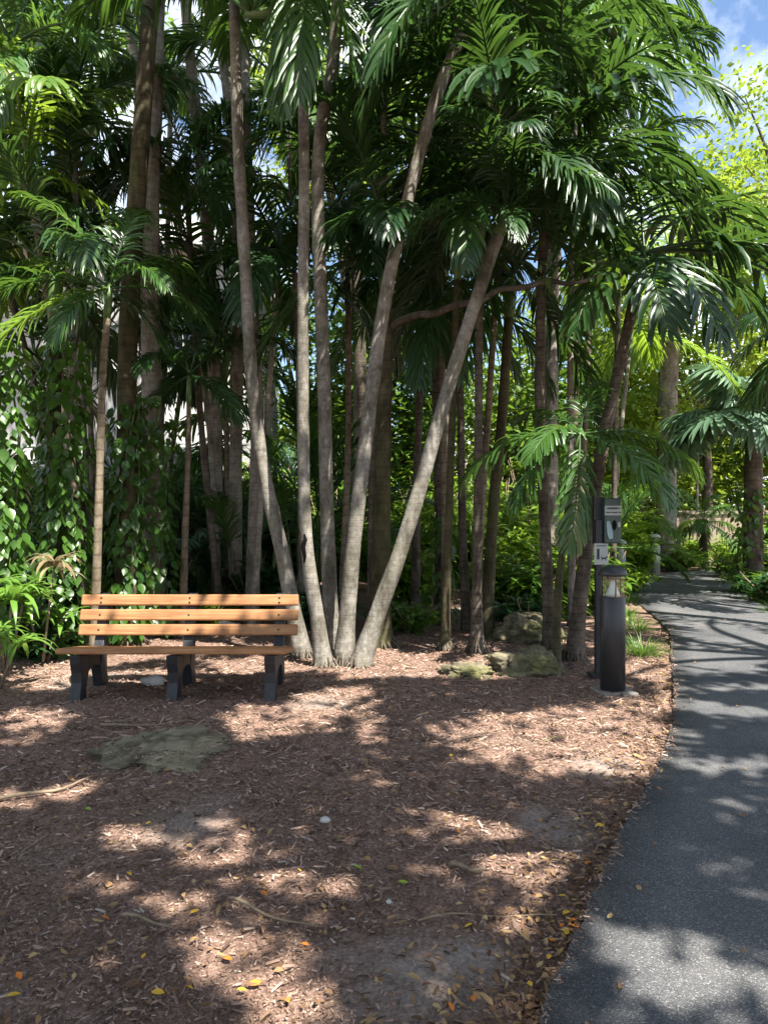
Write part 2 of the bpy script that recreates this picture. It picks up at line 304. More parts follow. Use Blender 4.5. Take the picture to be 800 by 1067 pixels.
def asphalt():
    m, n, o = mat('asphalt'); L = n.links; tcn = N(n, 'ShaderNodeTexCoord')
    v = N(n, 'ShaderNodeTexVoronoi'); v.inputs['Scale'].default_value = 230; L.new(tcn.outputs['Object'], v.inputs['Vector'])
    vc = N(n, 'ShaderNodeSeparateColor'); L.new(v.outputs['Color'], vc.inputs[0])
    r = ramp(n, vc.outputs[0], [(.0, (.052, .053, .055)), (.6, (.090, .091, .094)), (.92, (.135, .135, .136)), (.985, (.25, .25, .24))])
    z = N(n, 'ShaderNodeTexNoise'); z.inputs['Scale'].default_value = 1.3; z.inputs['Detail'].default_value = 7; L.new(tcn.outputs['Object'], z.inputs['Vector'])
    zr = ramp(n, z.outputs['Fac'], [(.32, (.68, .69, .72)), (.5, (.98, .98, .98)), (.68, (1.3, 1.27, 1.22))]); mm = N(n, 'ShaderNodeMixRGB', blend_type='MULTIPLY'); mm.inputs[0].default_value = 1; L.new(r.outputs[0], mm.inputs[1]); L.new(zr.outputs[0], mm.inputs[2])
    p = princ(n, mm.outputs[0], .78, .35); b = N(n, 'ShaderNodeBump'); b.inputs['Strength'].default_value = .7; b.inputs['Distance'].default_value = .006; L.new(v.outputs['Distance'], b.inputs['Height']); b.invert = True; L.new(b.outputs[0], p.inputs['Normal'])
    L.new(p.outputs[0], o.inputs[0]); return m
M['asphalt'] = asphalt()
def chipmat(name, stops):
    m, n, o = mat(name); ge = N(n, 'ShaderNodeNewGeometry'); r = ramp(n, ge.outputs['Random Per Island'], stops); p = princ(n, r.outputs[0], .9, .15); n.links.new(p.outputs[0], o.inputs[0]); return m
M['chip'] = chipmat('wood_chip', [(0, (.05, .031, .022)), (.35, (.15, .095, .068)), (.72, (.29, .195, .145)), (.94, (.40, .29, .225)), (1, (.47, .38, .31))])
M['litter'] = chipmat('dry_leaf', [(0, (.08, .045, .025)), (.5, (.19, .11, .06)), (.88, (.30, .19, .09)), (1, (.40, .28, .13))])
M['leaf_yellow'] = chipmat('yellow_leaf', [(0, (.55, .33, .04)), (1, (.55, .33, .04))])
M['leaf_orange'] = chipmat('orange_leaf', [(0, (.52, .17, .03)), (1, (.52, .17, .03))])
M['leaf_green'] = chipmat('green_leaf', [(0, (.22, .30, .04)), (1, (.22, .30, .04))])
def glassmat():
    m, n, o = mat('clear_lens'); g = N(n, 'ShaderNodeBsdfGlossy'); g.inputs['Roughness'].default_value = .05; t = N(n, 'ShaderNodeBsdfTransparent'); t.inputs[0].default_value = (.86, .9, .87, 1)
    mi = N(n, 'ShaderNodeMixShader'); mi.inputs[0].default_value = .12; n.links.new(t.outputs[0], mi.inputs[1]); n.links.new(g.outputs[0], mi.inputs[2]); n.links.new(mi.outputs[0], o.inputs[0]); return m
M['lens'] = glassmat()
M['reflector'] = solid('white_reflector', (.75, .75, .72), .3, .5, 0, 10, .05)

# ------------------------------------------------------------------ ground and path
def ground():
    xs = np.concatenate([np.linspace(-250, -12, 12), np.linspace(-11, 11, 241), np.linspace(12, 250, 12)])
    ys = np.concatenate([np.linspace(-60, -4, 8), np.linspace(-3, 19, 241), np.linspace(20, 400, 14)])
    V = [(x, y, gz(x, y) if -11 <= x <= 11 and -3 <= y <= 19 else 0) for y in ys for x in xs]; nx = len(xs)
    Fq = [(j*nx+i, j*nx+i+1, (j+1)*nx+i+1, (j+1)*nx+i) for j in range(len(ys)-1) for i in range(nx-1)]
    o = bpy.data.objects.new('ground', npmesh('ground', V, Fq, M['ground'], True)); link(o)
    at = o.data.attributes.new('sand', 'FLOAT', 'POINT'); at.data.foreach_set('value', np.array([sandy(x, y) if abs(x) < 7 and 1 < y < 12 else 0 for x, y, z in V], np.float32)); tag(o, 'brown mulch ground', 'ground', kind='structure')
ground()
LE = [(-1.9, -4), (-.6, 0), (.463, 2.17), (1.01, 3.25), (1.98, 5.1), (2.86, 7.4), (3.6, 9.5), (4.22, 12.6), (4.85, 14.8), (5.7, 16.4), (6.9, 17.9), (9.2, 19.4), (13, 20)]
RE = [(.1, -4.6), (1.3, -.5), (2.3, 1.7), (2.85, 2.7), (3.75, 4.5), (4.55, 6.8), (5.25, 9.0), (6.1, 12.2), (6.7, 13.9), (7.3, 15.3), (8.1, 16.6), (9.9, 17.7), (13, 18.2)]
def path():
    n = 160; a = spline([(x, y, 0) for x, y in LE], n); b = spline([(x, y, 0) for x, y in RE], n); m = 9; V = []; Fq = []
    for i in range(n+1):
        wob = .022*mnoise.noise(Vector((i*.45, 0, 0)))+.012*mnoise.noise(Vector((i*1.7, 3, 0)))
        wob2 = .022*mnoise.noise(Vector((i*.45, 9, 0)))
        d = (b[i]-a[i]).normalized(); L_ = a[i]+d*wob; R_ = b[i]+d*wob2
        row = [L_-d*.012+Vector((0, 0, -.06))]+[L_.lerp(R_, k/(m-1)) for k in range(m)]+[R_+d*.012+Vector((0, 0, -.06))]
        for k, p in enumerate(row):
            z = p.z if k in (0, m+1) else .042+.012*math.sin(math.pi*(k-1)/(m-1))
            V.append((p.x, p.y, z))
    w = m+2
    Fq = [(i*w+k, i*w+k+1, (i+1)*w+k+1, (i+1)*w+k) for i in range(n) for k in range(w-1)]
    o = bpy.data.objects.new('path', npmesh('path', V, Fq, M['asphalt'], False)); link(o); tag(o, 'dark asphalt footpath curving away', 'path', kind='structure')
path()
LEs = [Vector(p) for p in spline([(x, y, 0) for x, y in LE], 200)]; REs = [Vector(p) for p in spline([(x, y, 0) for x, y in RE], 200)]
ly = np.array([p.y for p in LEs]); lx = np.array([p.x for p in LEs]); ry = np.array([p.y for p in REs]); rx = np.array([p.x for p in REs])
def on_path(x, y, mg=0.): return (np.interp(y, ly, lx)-mg < x) & (x < np.interp(y, ry, rx)+mg)

def scatter_chips():
    n = 190000; Y = 1.9*np.exp(rng.uniform(0, math.log(9.5/1.9), n)); X = rng.uniform(-.62, .62, n)*Y
    dn = np.array([(.75+.55*mnoise.noise(Vector((x*2.2, y*2.2, 8))))*(1-.8*sandy(x, y)) for x, y in zip(X, Y)])
    keep = ~on_path(X, Y, -np.abs(rng.normal(0, .035, n))) & (rng.random(n) < dn); X, Y = X[keep], Y[keep]; n = len(X)
    Z = np.array([gz(x, y) for x, y in zip(X, Y)]); Z = np.where(on_path(X, Y, .01), np.maximum(Z, .045), Z)
    L = rng.lognormal(-4.45, .65, n).clip(.005, .085)*np.clip(Y/4, .62, 1.7); Wd = np.minimum(L*rng.uniform(.12, .4, n), .012); a = rng.uniform(0, 2*math.pi, n); tl = rng.normal(0, .19, n)
    d = np.stack([np.cos(a)*np.cos(tl), np.sin(a)*np.cos(tl), np.sin(tl)], 1); s = np.stack([-np.sin(a), np.cos(a), rng.normal(0, .35, n)], 1); s /= np.linalg.norm(s, axis=1)[:, None]; u = np.cross(d, s)
    sg_ = G(172, 780); on = ((X-sg_.x)/.40)**2+((Y-sg_.y)/.46)**2 < 1; Z = np.where(on & (rng.random(n) < .5), Z+.055, Z)
    P = np.stack([X, Y, Z+rng.uniform(.002, .012, n)+np.abs(np.sin(tl))*L*.45], 1); h = (Wd*rng.uniform(.25, .6, n))[:, None]; L = L[:, None]/2; Wd = Wd[:, None]/2
    t = rng.uniform(.3, .9, n)[:, None]
    V = np.stack([P-d*L-s*Wd*t, P+d*L-s*Wd, P+d*L*.9+s*Wd*t, P-d*L*.95+s*Wd, P-d*L*.8+u*h, P+d*L*.8+u*h], 1).reshape(-1, 3); i = np.arange(n)[:, None]*6
    Fq = np.concatenate([i+np.array([q]) for q in ([0, 1, 5], [0, 5, 4], [2, 3, 4], [2, 4, 5], [1, 2, 5], [3, 0, 4])], 1).reshape(-1, 3)
    o = bpy.data.objects.new('mulch_chips', npmesh('mulch_chips', V, Fq, M['chip'])); link(o); tag(o, 'loose brown wood mulch chips spread on the ground', 'mulch', kind='stuff')
    # dry leaves, more along the path edge and in front
    n = 3200; Y = 1.9*np.exp(rng.uniform(0, math.log(9.5/1.9), n)); X = rng.uniform(-.62, .62, n)*Y
    e = rng.random(n) < .45; X[e] = (np.interp(Y, ly, lx)-np.abs(rng.normal(0, .22, n)))[e]
    keep = ~on_path(X, Y, -.02); X, Y = X[keep], Y[keep]; P = np.stack([X, Y, np.array([gz(x, y) for x, y in zip(X, Y)])+rng.uniform(.008, .025, len(X))], 1)
    px_ = rng.uniform(0, 1, 110); yy = rng.uniform(2.0, 12, 110); xx = np.interp(yy, ly, lx)+.04+px_**2.2*1.6; P = np.concatenate([P, np.stack([xx, yy, np.full(110, .064)], 1)])
    V, Fq = leaf_cloud8(P, .036, .016, 1.0, rng)
    o = bpy.data.objects.new('leaf_litter', npmesh('leaf_litter', V, Fq, M['litter'])); link(o); tag(o, 'dry brown fallen leaves thickest along the path edge', 'leaf litter', kind='stuff')
scatter_chips()
# ------------------------------------------------------------------ sun patches on the ground (gaps in the canopy overhead)
PATCH = [  # px, py, rx, ry, tilt(deg, in the ground picture)
 (590, 772, 90, 26, 0), (530, 765, 60, 18, 0), (660, 790, 30, 20, 0), (300, 748, 55, 14, -12), (345, 728, 35, 8, -10), (255, 745, 22, 8, 0),
 (150, 872, 42, 14, 8), (240, 862, 14, 10, 0), (255, 905, 60, 16, 10), (300, 920, 55, 14, 8), (130, 925, 45, 14, 12), (210, 960, 60, 24, 25),
 (265, 1015, 60, 34, 30), (300, 1050, 50, 24, 0), (235, 860, 30, 12, 20), (500, 862, 42, 10, 22), (545, 880, 55, 9, 18), (520, 900, 60, 16, 25), (560, 930, 40, 14, 30),
 (555, 975, 38, 12, 12), (575, 950, 22, 14, 0), (330, 988, 20, 8, -5), (310, 962, 24, 6, -5), (35, 832, 48, 9, -8), (85, 818, 26, 6, -12), (40, 748, 34, 10, 0), (50, 706, 40, 10, 0),
 (150, 706, 70, 7, 0), (675, 735, 30, 9, 0), (690, 700, 14, 18, 0), (385, 760, 12, 20, 0), (395, 825, 12, 14, 0), (60, 960, 30, 10, 15), (90, 1010, 34, 10, 15), (20, 770, 25, 6, 0),
 (715, 1035, 62, 26, 0), (640, 1000, 38, 14, 10), (700, 990, 40, 12, 12), (770, 1050, 50, 18, 0), (660, 1055, 30, 10, 0), (745, 905, 9, 8, 0), (757, 925, 8, 7, 0), (770, 945, 9, 7, 0), (785, 958, 8, 7, 0),
 (738, 885, 7, 4, 0), (750, 968, 12, 5, 0), (670, 792, 22, 6, 0), (720, 800, 30, 5, 0), (770, 808, 34, 7, 0), (715, 740, 45, 5, 3), (770, 750, 36, 6, 4), (730, 722, 40, 3, 0), (785, 722, 20, 4, 0), (640, 790, 16, 8, 0),
 (120, 890, 20, 6, 0), (10, 690, 55, 14, 0), (55, 676, 40, 8, 0), (140, 660, 40, 5, 0), (60, 657, 45, 6, 0), (20, 655, 30, 5, 0), (440, 985, 12, 6, 0), (705, 790, 10, 4, 0)]
_pt = []
for px, py, rx_, ry_, tl in PATCH:
    _pt.append((px, py, rx_*1.22, ry_*1.25, math.cos(R(tl)), math.sin(R(tl))))
def lit(hx, hy, rs):
    hy = np.maximum(hy, 1.2); px = CX+hx/hy*F; py = CY+CAMZ/hy*F; out = np.zeros(len(hx), bool)
    jx = rs.normal(0, .06, len(hx))
    for a, b, c, d, co, si in _pt:
        u = (px-a)*co+(py-b)*si; v = -(px-a)*si+(py-b)*co
        out |= (u/c)**2+(v/d)**2 < (1.18+jx*2)**2
    return out
# unseen broad-leaved trees put in for dappled shade, gaps cut to place sun patches
def shade_tree(label, base, cc, rad, zr, n, seed):
    rs = np.random.default_rng(seed); t = thing('shade_tree', label, 'tree', base); b = Vector(base)
    m = MB(); top = Vector((cc[0], cc[1], zr[0]))
    m.tube([p-b for p in spline([b+Vector((0, 0, -.1)), b.lerp(top, .4)+Vector((.2, -.2, .4)), top], 14)], [.26-.012*i for i in range(15)], 10, wob=.15)
    for k in range(7):
        a = k*.9+seed; e = Vector((cc[0]+math.cos(a)*rad*.75, cc[1]+math.sin(a)*rad*.75, zr[0]+rs.uniform(.4, 1.4)))
        mid = top.lerp(e, .5); hh = np.array([[q.x-SUN.x/SUN.z*q.z, q.y-SUN.y/SUN.z*q.z] for q in (mid, e, top.lerp(e, .75))])
        if lit(hh[:, 0], hh[:, 1], rs).any(): continue
        m.tube([p-b for p in spline([top-Vector((0, 0, .8)), top.lerp(e, .5)+Vector((0, 0, .35)), e], 8)], [.09-.009*i for i in range(9)], 7)
    m.build('trunk', M['bark_grey'], t)
    r = rad*np.sqrt(rs.random(n)); a = rs.uniform(0, 2*math.pi, n); P = np.stack([cc[0]+r*np.cos(a), cc[1]+r*np.sin(a), rs.uniform(zr[0], zr[1], n)+.6*(1-(r/rad)**2)], 1)
    hx = P[:, 0]-SUN.x/SUN.z*P[:, 2]; hy = P[:, 1]-SUN.y/SUN.z*P[:, 2]
    cl = np.array([mnoise.noise(Vector((x*.9, y*.9, seed))) for x, y in zip(hx, hy)])
    far = hy > 6.6
    keep = ~(lit(hx, hy, rs) & (rs.random(n) > .03) & (hy > 1.4)) & ~(far & (cl > -.10))
    # nothing may hang into the picture
    keep &= ~((P[:, 1] > .2) & (P[:, 2]-CAMZ < .76*P[:, 1]+.35))
    P = P[keep]-np.array(base)
    V, Fq = leaf_cloud(P, .17, .10, .9, rs); o = bpy.data.objects.new('crown', npmesh('crown', V, Fq, M['shade_leaf'])); link(o, t)
shade_tree('broad shade tree with a dense flat crown standing behind the viewpoint on the left', (-4.2, -2.2, 0), (-2.6, .8, 0), 4.6, (6.3, 7.6), 46000, 1)
shade_tree('broad shade tree with a dense flat crown standing behind the viewpoint by the path', (3.6, -2.6, 0), (3.0, .8, 0), 4.3, (6.4, 7.7), 42000, 2)
shade_tree('tall shade tree with spreading crown on the right verge outside the view', (8.2, 2.6, 0), (6.2, 4.6, 0), 3.4, (6.9, 8.2), 4500, 3)

# ------------------------------------------------------------------ palm fronds (shared meshes)
TIPS = {'jag': (.35, .8, 1, .95, .55), 'pt': (.45, .95, 1, .7, .06)}
KIND = {'sol': dict(n=28, L=.62, w=.060, tip='jag', v=20, g=.5, a0=62), 'chr': dict(n=42, L=.60, w=.041, tip='pt', v=30, g=.55, a0=58),
        'are': dict(n=44, L=.58, w=.030, tip='pt', v=34, g=.30, a0=52), 'coc': dict(n=52, L=.62, w=.036, tip='pt', v=8, g=.65, a0=62)}
ELEV = {75: 62, 45: 78, 15: 72, -20: 50, -60: 22}
def frond_mesh(kind, e0, seed, mt):
    k = KIND[kind]; rs = random.Random(seed); m = MB(); Lr = 2.0; n = 26
    pts = []; p = Vector((0, 0, 0)); tw = rs.uniform(-.18, .18)
    for i in range(n+1):
        t = i/n; e = R(e0-ELEV[e0]*t**1.25); yaw = tw*t*t
        d = Vector((math.cos(e)*math.cos(yaw), math.cos(e)*math.sin(yaw), math.sin(e))); pts.append((p.copy(), d)); p = p+d*(Lr/n)
    m.tube([q for q, _ in pts], [.019*(1-i/n)**.8+.003 for i in range(n+1)], 6)
    for i in range(k['n']):
        t = .13+.87*(i+.5)/k['n']; u = t*n; j = min(int(u), n-1); q = pts[j][0].lerp(pts[j+1][0], u-j); T = pts[j][1]
        S = Vector((0, 0, 1)).cross(T); S.normalize(); Nn = T.cross(S)
        s_ = (t-.13)/.87; Lf = k['L']*(.5+.62*math.sin(math.pi*min(1, .12+s_*.78)))*(1-.45*max(0, s_-.75)/.25); Lf *= .92
        for sd in (-1, 1):
            if rs.random() < .05: continue
            a = R(k['a0']-34*s_+rs.uniform(-10, 10)); v = R(k['v']*(1-.5*s_)+rs.uniform(-18, 18))
            d = T*math.cos(a)+(S*sd*math.cos(v)+Nn*math.sin(v))*math.sin(a)
            m.leaf(q+Nn*.004, d, Nn*.9-S*sd*.25, Lf*(rs.uniform(.9, 1.08) if rs.random() < .85 else rs.uniform(.5, .9)), k['w']*(.75+.35*math.sin(math.pi*s_)), TIPS[k['tip']], k['g']*rs.uniform(.7, 1.35))
        if i == k['n']-1:
            m.leaf(q, T, Nn, Lf*.7, k['w'], TIPS[k['tip']], .2)
    return m.mesh('frond', mt)
FR = {}
def frond_me(kind, e0, v, mk):
    key = (kind, e0, v, mk)
    if key not in FR: FR[key] = frond_mesh(kind, e0, ord(kind[0])*13+e0*3+v*101, M[mk])
    return FR[key]
def add_fronds(t, loc, rs, n=11, L=1.0, kind='chr', mk='palm', lo=-20, spec=None, deads=0):
    lst = spec or []
    if not spec:
        cls = [75, 75, 45, 45, 45, 15, 15, 15, -20, -20, -20, -20, -60]
        az = rs.uniform(0, 360)
        for i in range(n):
            c = cls[int(i/n*len(cls))]
            if c < lo: c = lo
            lst.append((az+i*137.5+rs.uniform(-14, 14), c))
    for i, f in enumerate(lst):
        az, e = f[0], f[1]; sc = f[2] if len(f) > 2 else rs.uniform(.85, 1.12); mm = f[3] if len(f) > 3 else mk
        inst('frond', frond_me(kind, e, rs.randrange(2), mm), t, loc, (R(rs.uniform(-12, 12)), R(rs.uniform(-9, 9)), R(az)), L*sc)
    for i in range(deads):
        inst('dead_frond', frond_me('coc', -60, i % 2, 'palm_dead'), t, loc-Vector((0, 0, .1)), (0, R(20), R(rs.uniform(0, 360))), L*.8)
def palm(label, pts, Y, wid, mk='bark_grey', crown=True, group='palms of the grove', top=None, n=11, L=1.0, kind='chr', fm='palm', lo=-20, spec=None, shaft=.55, seed=0, deads=0, dY=0, name='palm_tree', cat='palm tree', flare=1.55):
    """pts: picture points from top to base with the distance Y; wid: widths in the same pixels (top, base)"""
    rs = random.Random(seed or len(label)*31+int(pts[0][0])*7); Pw = []
    for i, (px, py) in enumerate(reversed(pts)): Pw.append(W(px, py, Y+dY*i/max(1, len(pts)-1)))
    base = Vector((Pw[0].x, Pw[0].y, 0)); Pw[0] = Vector((base.x, base.y, -.06))
    if top:     # carry on above the picture along the same line
        d = (Pw[-1]-Pw[-2]).normalized(); k = (top-Pw[-1].z)/max(.2, d.z); Pw.append(Pw[-1]+d*k*.5+Vector((rs.uniform(-.1, .1), 0, 0))); Pw.append(Pw[-2]+d*k)
    S = spline(Pw, 40); L_ = len(S); r0, r1 = wid[1]/2/F*Y, wid[0]/2/F*Y; rad = []
    for i, p in enumerate(S):
        u = i/(L_-1); r = r0+(r1-r0)*u; r *= 1+(flare-1)*(.45*math.exp(-max(0, p.z)/.10)+.55*math.exp(-max(0, p.z)/.45)); rad.append(r*(1+.035*math.sin(p.z*9+rs.random())))
    t = thing(name, label, cat, base, 0, group); m = MB(); m.tube([p-base for p in S], rad, 14, wob=.07); m.build('trunk', M[mk], t)
    if Y < 8.6:
        m = MB(); rb = r0*flare
        for k in range(22):
            a = k*.2856+rs.uniform(-.1, .1); c_, s_ = math.cos(a), math.sin(a); q = rs.uniform(1.25, 1.75); h = rs.uniform(.05, .13); w_ = rs.uniform(-.25, .25)
            m.tube([(c_*rb*.8, s_*rb*.8, h), (c_*rb*1.05, s_*rb*1.05, h*.55), (math.cos(a+w_)*rb*q, math.sin(a+w_)*rb*q, -.03)], [.008, .011, .006], 5)
        m.build('root_mass', M['bark_brown'], t)
    tip = S[-1]-base; d = (S[-1]-S[-3]).normalized()
    if crown:
        m = MB(); e = tip+d*shaft; rr = rad[-1]; m.tube([tip-d*.02, tip+d*shaft*.2, tip+d*shaft*.6, e], [rr*1.02, rr*1.22, rr*1.05, rr*.6], 12); m.build('crownshaft', M['shaft'], t)
        add_fronds(t, e-d*.06, rs, n, L, kind, fm, lo, spec, deads)
    return t

# ------------------------------------------------------------------ the palms one can tell apart
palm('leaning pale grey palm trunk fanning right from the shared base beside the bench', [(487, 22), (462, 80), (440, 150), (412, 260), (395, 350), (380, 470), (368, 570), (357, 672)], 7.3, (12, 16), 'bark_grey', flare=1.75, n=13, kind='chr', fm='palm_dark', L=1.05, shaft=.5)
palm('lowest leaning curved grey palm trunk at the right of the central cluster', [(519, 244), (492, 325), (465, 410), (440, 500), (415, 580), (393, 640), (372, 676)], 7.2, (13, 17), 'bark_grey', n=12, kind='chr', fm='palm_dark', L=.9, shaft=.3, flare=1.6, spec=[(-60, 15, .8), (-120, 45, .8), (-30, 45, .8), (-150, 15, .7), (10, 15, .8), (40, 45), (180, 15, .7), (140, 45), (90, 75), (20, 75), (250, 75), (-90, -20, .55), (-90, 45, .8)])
tk = palm('straight slim grey palm trunk with a dark slit hole right of the bench', [(315, 10), (317, 170), (316, 300), (316, 430), (319, 560), (330, 640), (338, 676)], 7.1, (10, 14), 'bark_grey', flare=1.75, top=6.3, n=9, kind='chr', L=1.0, lo=45)
add_fronds(tk, W(318, -60, 7.1)-tk.location, random.Random(3), L=1.05, kind='chr', mk='palm', spec=[(-80, -60), (-120, -60, .9), (-35, -60, .85)])
m = MB()
hp = [W(317, y, 7.1-.145) for y in (556, 562, 570, 580, 587)]
m.tube([hp[0], hp[1]+Vector((.01, 0, 0)), hp[2]-Vector((.012, 0, 0)), hp[3]+Vector((.006, 0, 0)), hp[4]], [.008, .02, .024, .016, .006], 8); o = m.build('bark_hole', solid('hole_dark', (.006, .005, .005), .95, .05), tk, smooth=True)
for v in o.data.vertices: v.co -= tk.location
palm('mottled pale palm trunk standing close behind the slim trunk with the hole', [(352, 0), (345, 80), (335, 130), (331, 200), (334, 300), (338, 420), (341, 540), (346, 655)], 7.8, (12, 15), 'bark_grey', flare=1.75, top=8.4, n=10, lo=15, L=1.1)
palm('long curving grey palm trunk rising behind the right end of the bench', [(244, 0), (247, 110), (251, 200), (257, 300), (263, 400), (275, 490), (297, 590), (316, 672)], 7.6, (10, 15), 'bark_grey', flare=1.75, top=8.8, n=10, lo=15, L=1.1)
palm('bright pale palm trunk hugging the curving grey one', [(254, -5), (256, 130), (261, 260), (268, 420), (266, 520), (262, 645)], 10, (10, 14), 'bark_pale', top=10.5, n=9, lo=15, L=1.2)
palm('S-curved pale palm trunk that crosses behind the curving grey trunk high up', [(216, -5), (232, 60), (241, 130), (247, 200), (248, 330), (246, 460), (245, 645)], 10.6, (9, 14), 'bark_pale', top=10.5, n=8, lo=15, L=1.2, deads=3)
palm('thick mossy palm trunk draped in vines behind the left of the bench', [(157, -5), (150, 100), (142, 220), (135, 320), (132, 450), (131, 672)], 8.4, (15, 21), 'bark_moss', flare=1.75, top=9.6, n=9, lo=15, L=1.2)
palm('pale sunlit palm trunk twinned with the thick mossy one', [(164, -5), (161, 100), (157, 220), (158, 400), (161, 665)], 9.2, (11, 22), 'bark_pale', top=9.8, n=9, lo=15, L=1.2)
palm('pale trunk at the top left leaning towards the twin trunks', [(131, -5), (145, 100), (160, 300), (172, 640)], 12, (8, 11), 'bark_pale', top=11.5, n=9, lo=15, L=1.3)
palm('straight pale ringed palm trunk high above the bench middle', [(193, -5), (203, 110), (213, 200), (220, 300), (225, 440), (228, 650)], 11, (10, 14), 'bark_pale', top=11, n=9, lo=15, L=1.2)
palm('thin tan young palm behind the left end of the bench with arching sunlit fronds', [(112, 330), (107, 400), (104, 500), (101, 600), (98, 680)], 7.6, (7, 9), 'bark_tan', n=9, kind='chr', fm='palm', L=.72, shaft=.35,
     spec=[(200, 15, 1.15), (225, -20, 1.2, 'palm_light'), (160, 45), (100, 75), (320, 15, .8), (20, 15, .8), (265, -20, .8), (60, 45), (185, 75, .9)])  # one frond takes the paler leaf to look sunlit
palm('very thin young palm stem rising above the middle of the bench', [(197, 420), (196, 480), (193, 560), (190, 665)], 9, (5, 8), 'bark_tan', n=8, kind='chr', fm='palm_dark', L=.7, shaft=.4)
palm('broad dark palm trunk directly behind the leaning pale pair', [(402, 300), (400, 430), (397, 560), (394, 675)], 8.3, (14, 21), 'bark_moss', flare=1.75, n=6, fm='palm_dark', L=1.0)
palm('thin reddish trunk standing alone deep between the two leaning trunks', [(440, 330), (434, 510), (433, 640)], 11, (7, 9), 'bark_brown', n=6, fm='palm_dark')
palm('thick reddish-brown trunk behind the lowest leaning trunk', [(452, 270), (458, 500), (461, 660)], 10, (11, 13), 'bark_brown', flare=1.75, n=6, fm='palm_dark')
palm('slim brown trunk with lit right edge left of the dark ringed trunk', [(478, 330), (480, 450), (482, 560), (486, 665)], 9.5, (7, 9), 'bark_brown', n=6, fm='palm_dark')
palm('dark mossy slim trunk between the leaning cluster and the dark ringed trunk', [(476, 290), (469, 500), (466, 580), (463, 681)], 8.1, (7, 9), 'bark_moss', n=6, fm='palm_dark', L=.9)
palm('dark ringed slender palm with a flared base left of the boulder', [(501, 250), (499, 350), (498, 500), (496, 683)], 7.9, (7, 10), 'bark_brown', n=10, fm='palm_dark', L=.95, flare=2.1)
palm('olive trunk tilting right behind the dark ringed palm', [(530, 330), (523, 430), (513, 540), (506, 655)], 9, (10, 12), 'bark_moss', n=6, fm='palm_dark')
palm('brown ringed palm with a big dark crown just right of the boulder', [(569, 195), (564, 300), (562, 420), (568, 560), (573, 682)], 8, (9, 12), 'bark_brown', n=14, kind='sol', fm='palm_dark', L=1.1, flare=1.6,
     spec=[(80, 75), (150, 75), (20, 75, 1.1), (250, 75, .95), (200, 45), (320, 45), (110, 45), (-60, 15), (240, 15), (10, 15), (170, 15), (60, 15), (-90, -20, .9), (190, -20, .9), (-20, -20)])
palm('tall pinkish pale trunk deep behind the brown ringed palm', [(580, 60), (578, 230), (574, 400), (574, 630)], 12, (12, 15), 'bark_pale', top=9.5, n=9, lo=15, L=1.2)
palm('leaning brown palm beside the bollard with broad drooping fronds', [(661, 308), (641, 400), (625, 480), (607, 600), (597, 694)], 7.5, (11, 15), 'bark_brown', flare=1.6, kind='sol', fm='palm_dark', L=1.0, shaft=.5, n=10,
     spec=[(8, 15, 1.3), (-14, 15, 1.15), (35, 45, 1.2), (75, 75, .9), (110, 75, .75, 'palm'), (180, 15, .75), (150, 45, .8), (-75, -20, .8), (-110, -20, .75), (-35, -20, .85), (215, -20, .75), (100, 15, .9)])
palm('low young palm whose leaflets hang over the boulder and bollard', [(601, 470), (590, 540), (581, 620), (578, 680)], 7.1, (6, 9), 'bark_moss', kind='sol', fm='palm', L=.62, shaft=.22, n=9,
     spec=[(-60, -20, 1.0), (-85, -60, .9), (-10, 15, 1.0), (10, 15, .8), (178, 15, 1.05), (205, -20, .9), (120, 45, .8), (-130, 15, .8), (60, 75, .7), (-30, -20, .85)])
palm('pale green slender ringed palm seen deep behind the leaning brown palm', [(606, 230), (601, 330), (597, 400), (598, 610)], 11, (8, 10), 'bark_tan', n=6, fm='palm', L=1.0)
palm('stout whitish royal palm trunk at the far bend of the path', [(699, 330), (695, 420), (693, 590)], 19, (19, 21), 'bark_pale', n=12, kind='coc', fm='palm_light', L=2.0, shaft=1.2, flare=1.2)

# bare limb of a slender tree crossing behind the leaning trunks
t = thing('leaning_tree', 'slender tree with a dark bare limb reaching right across the grove', 'tree', (G(388, 660).x*0+W(386, 600, 8.9).x, 8.9, 0)); b = t.location
m = MB(); pts = [W(386, 700, 8.9), W(388, 560, 8.9), W(392, 430, 8.9), W(404, 350, 8.4), W(430, 330, 7.9), W(452, 327, 7.7), W(475, 318, 7.6), W(500, 314, 7.5), W(520, 302, 7.45), W(545, 300, 7.3), W(570, 293, 7.2), W(597, 296, 7.1), W(625, 287, 7.0)]
m.tube([p-b for p in spline(pts, 44)], [.06-.0009*i for i in range(45)], 9, wob=.25); m.build('trunk', M['bark_brown'], t)
rs = np.random.default_rng(5); P = np.array([np.array(W(625, 289, 7.0))+rs.normal(0, (.22, .25, .13)) for _ in range(60)]+[np.array(W(575, 288, 7.2))+rs.normal(0, (.2, .2, .1)) for _ in range(25)])-np.array(b)
V, Fq = leaf_cloud(P, .11, .05, .8, rs, .2); o = bpy.data.objects.new('foliage', npmesh('foliage', V, Fq, M['tree'])); link(o, t)

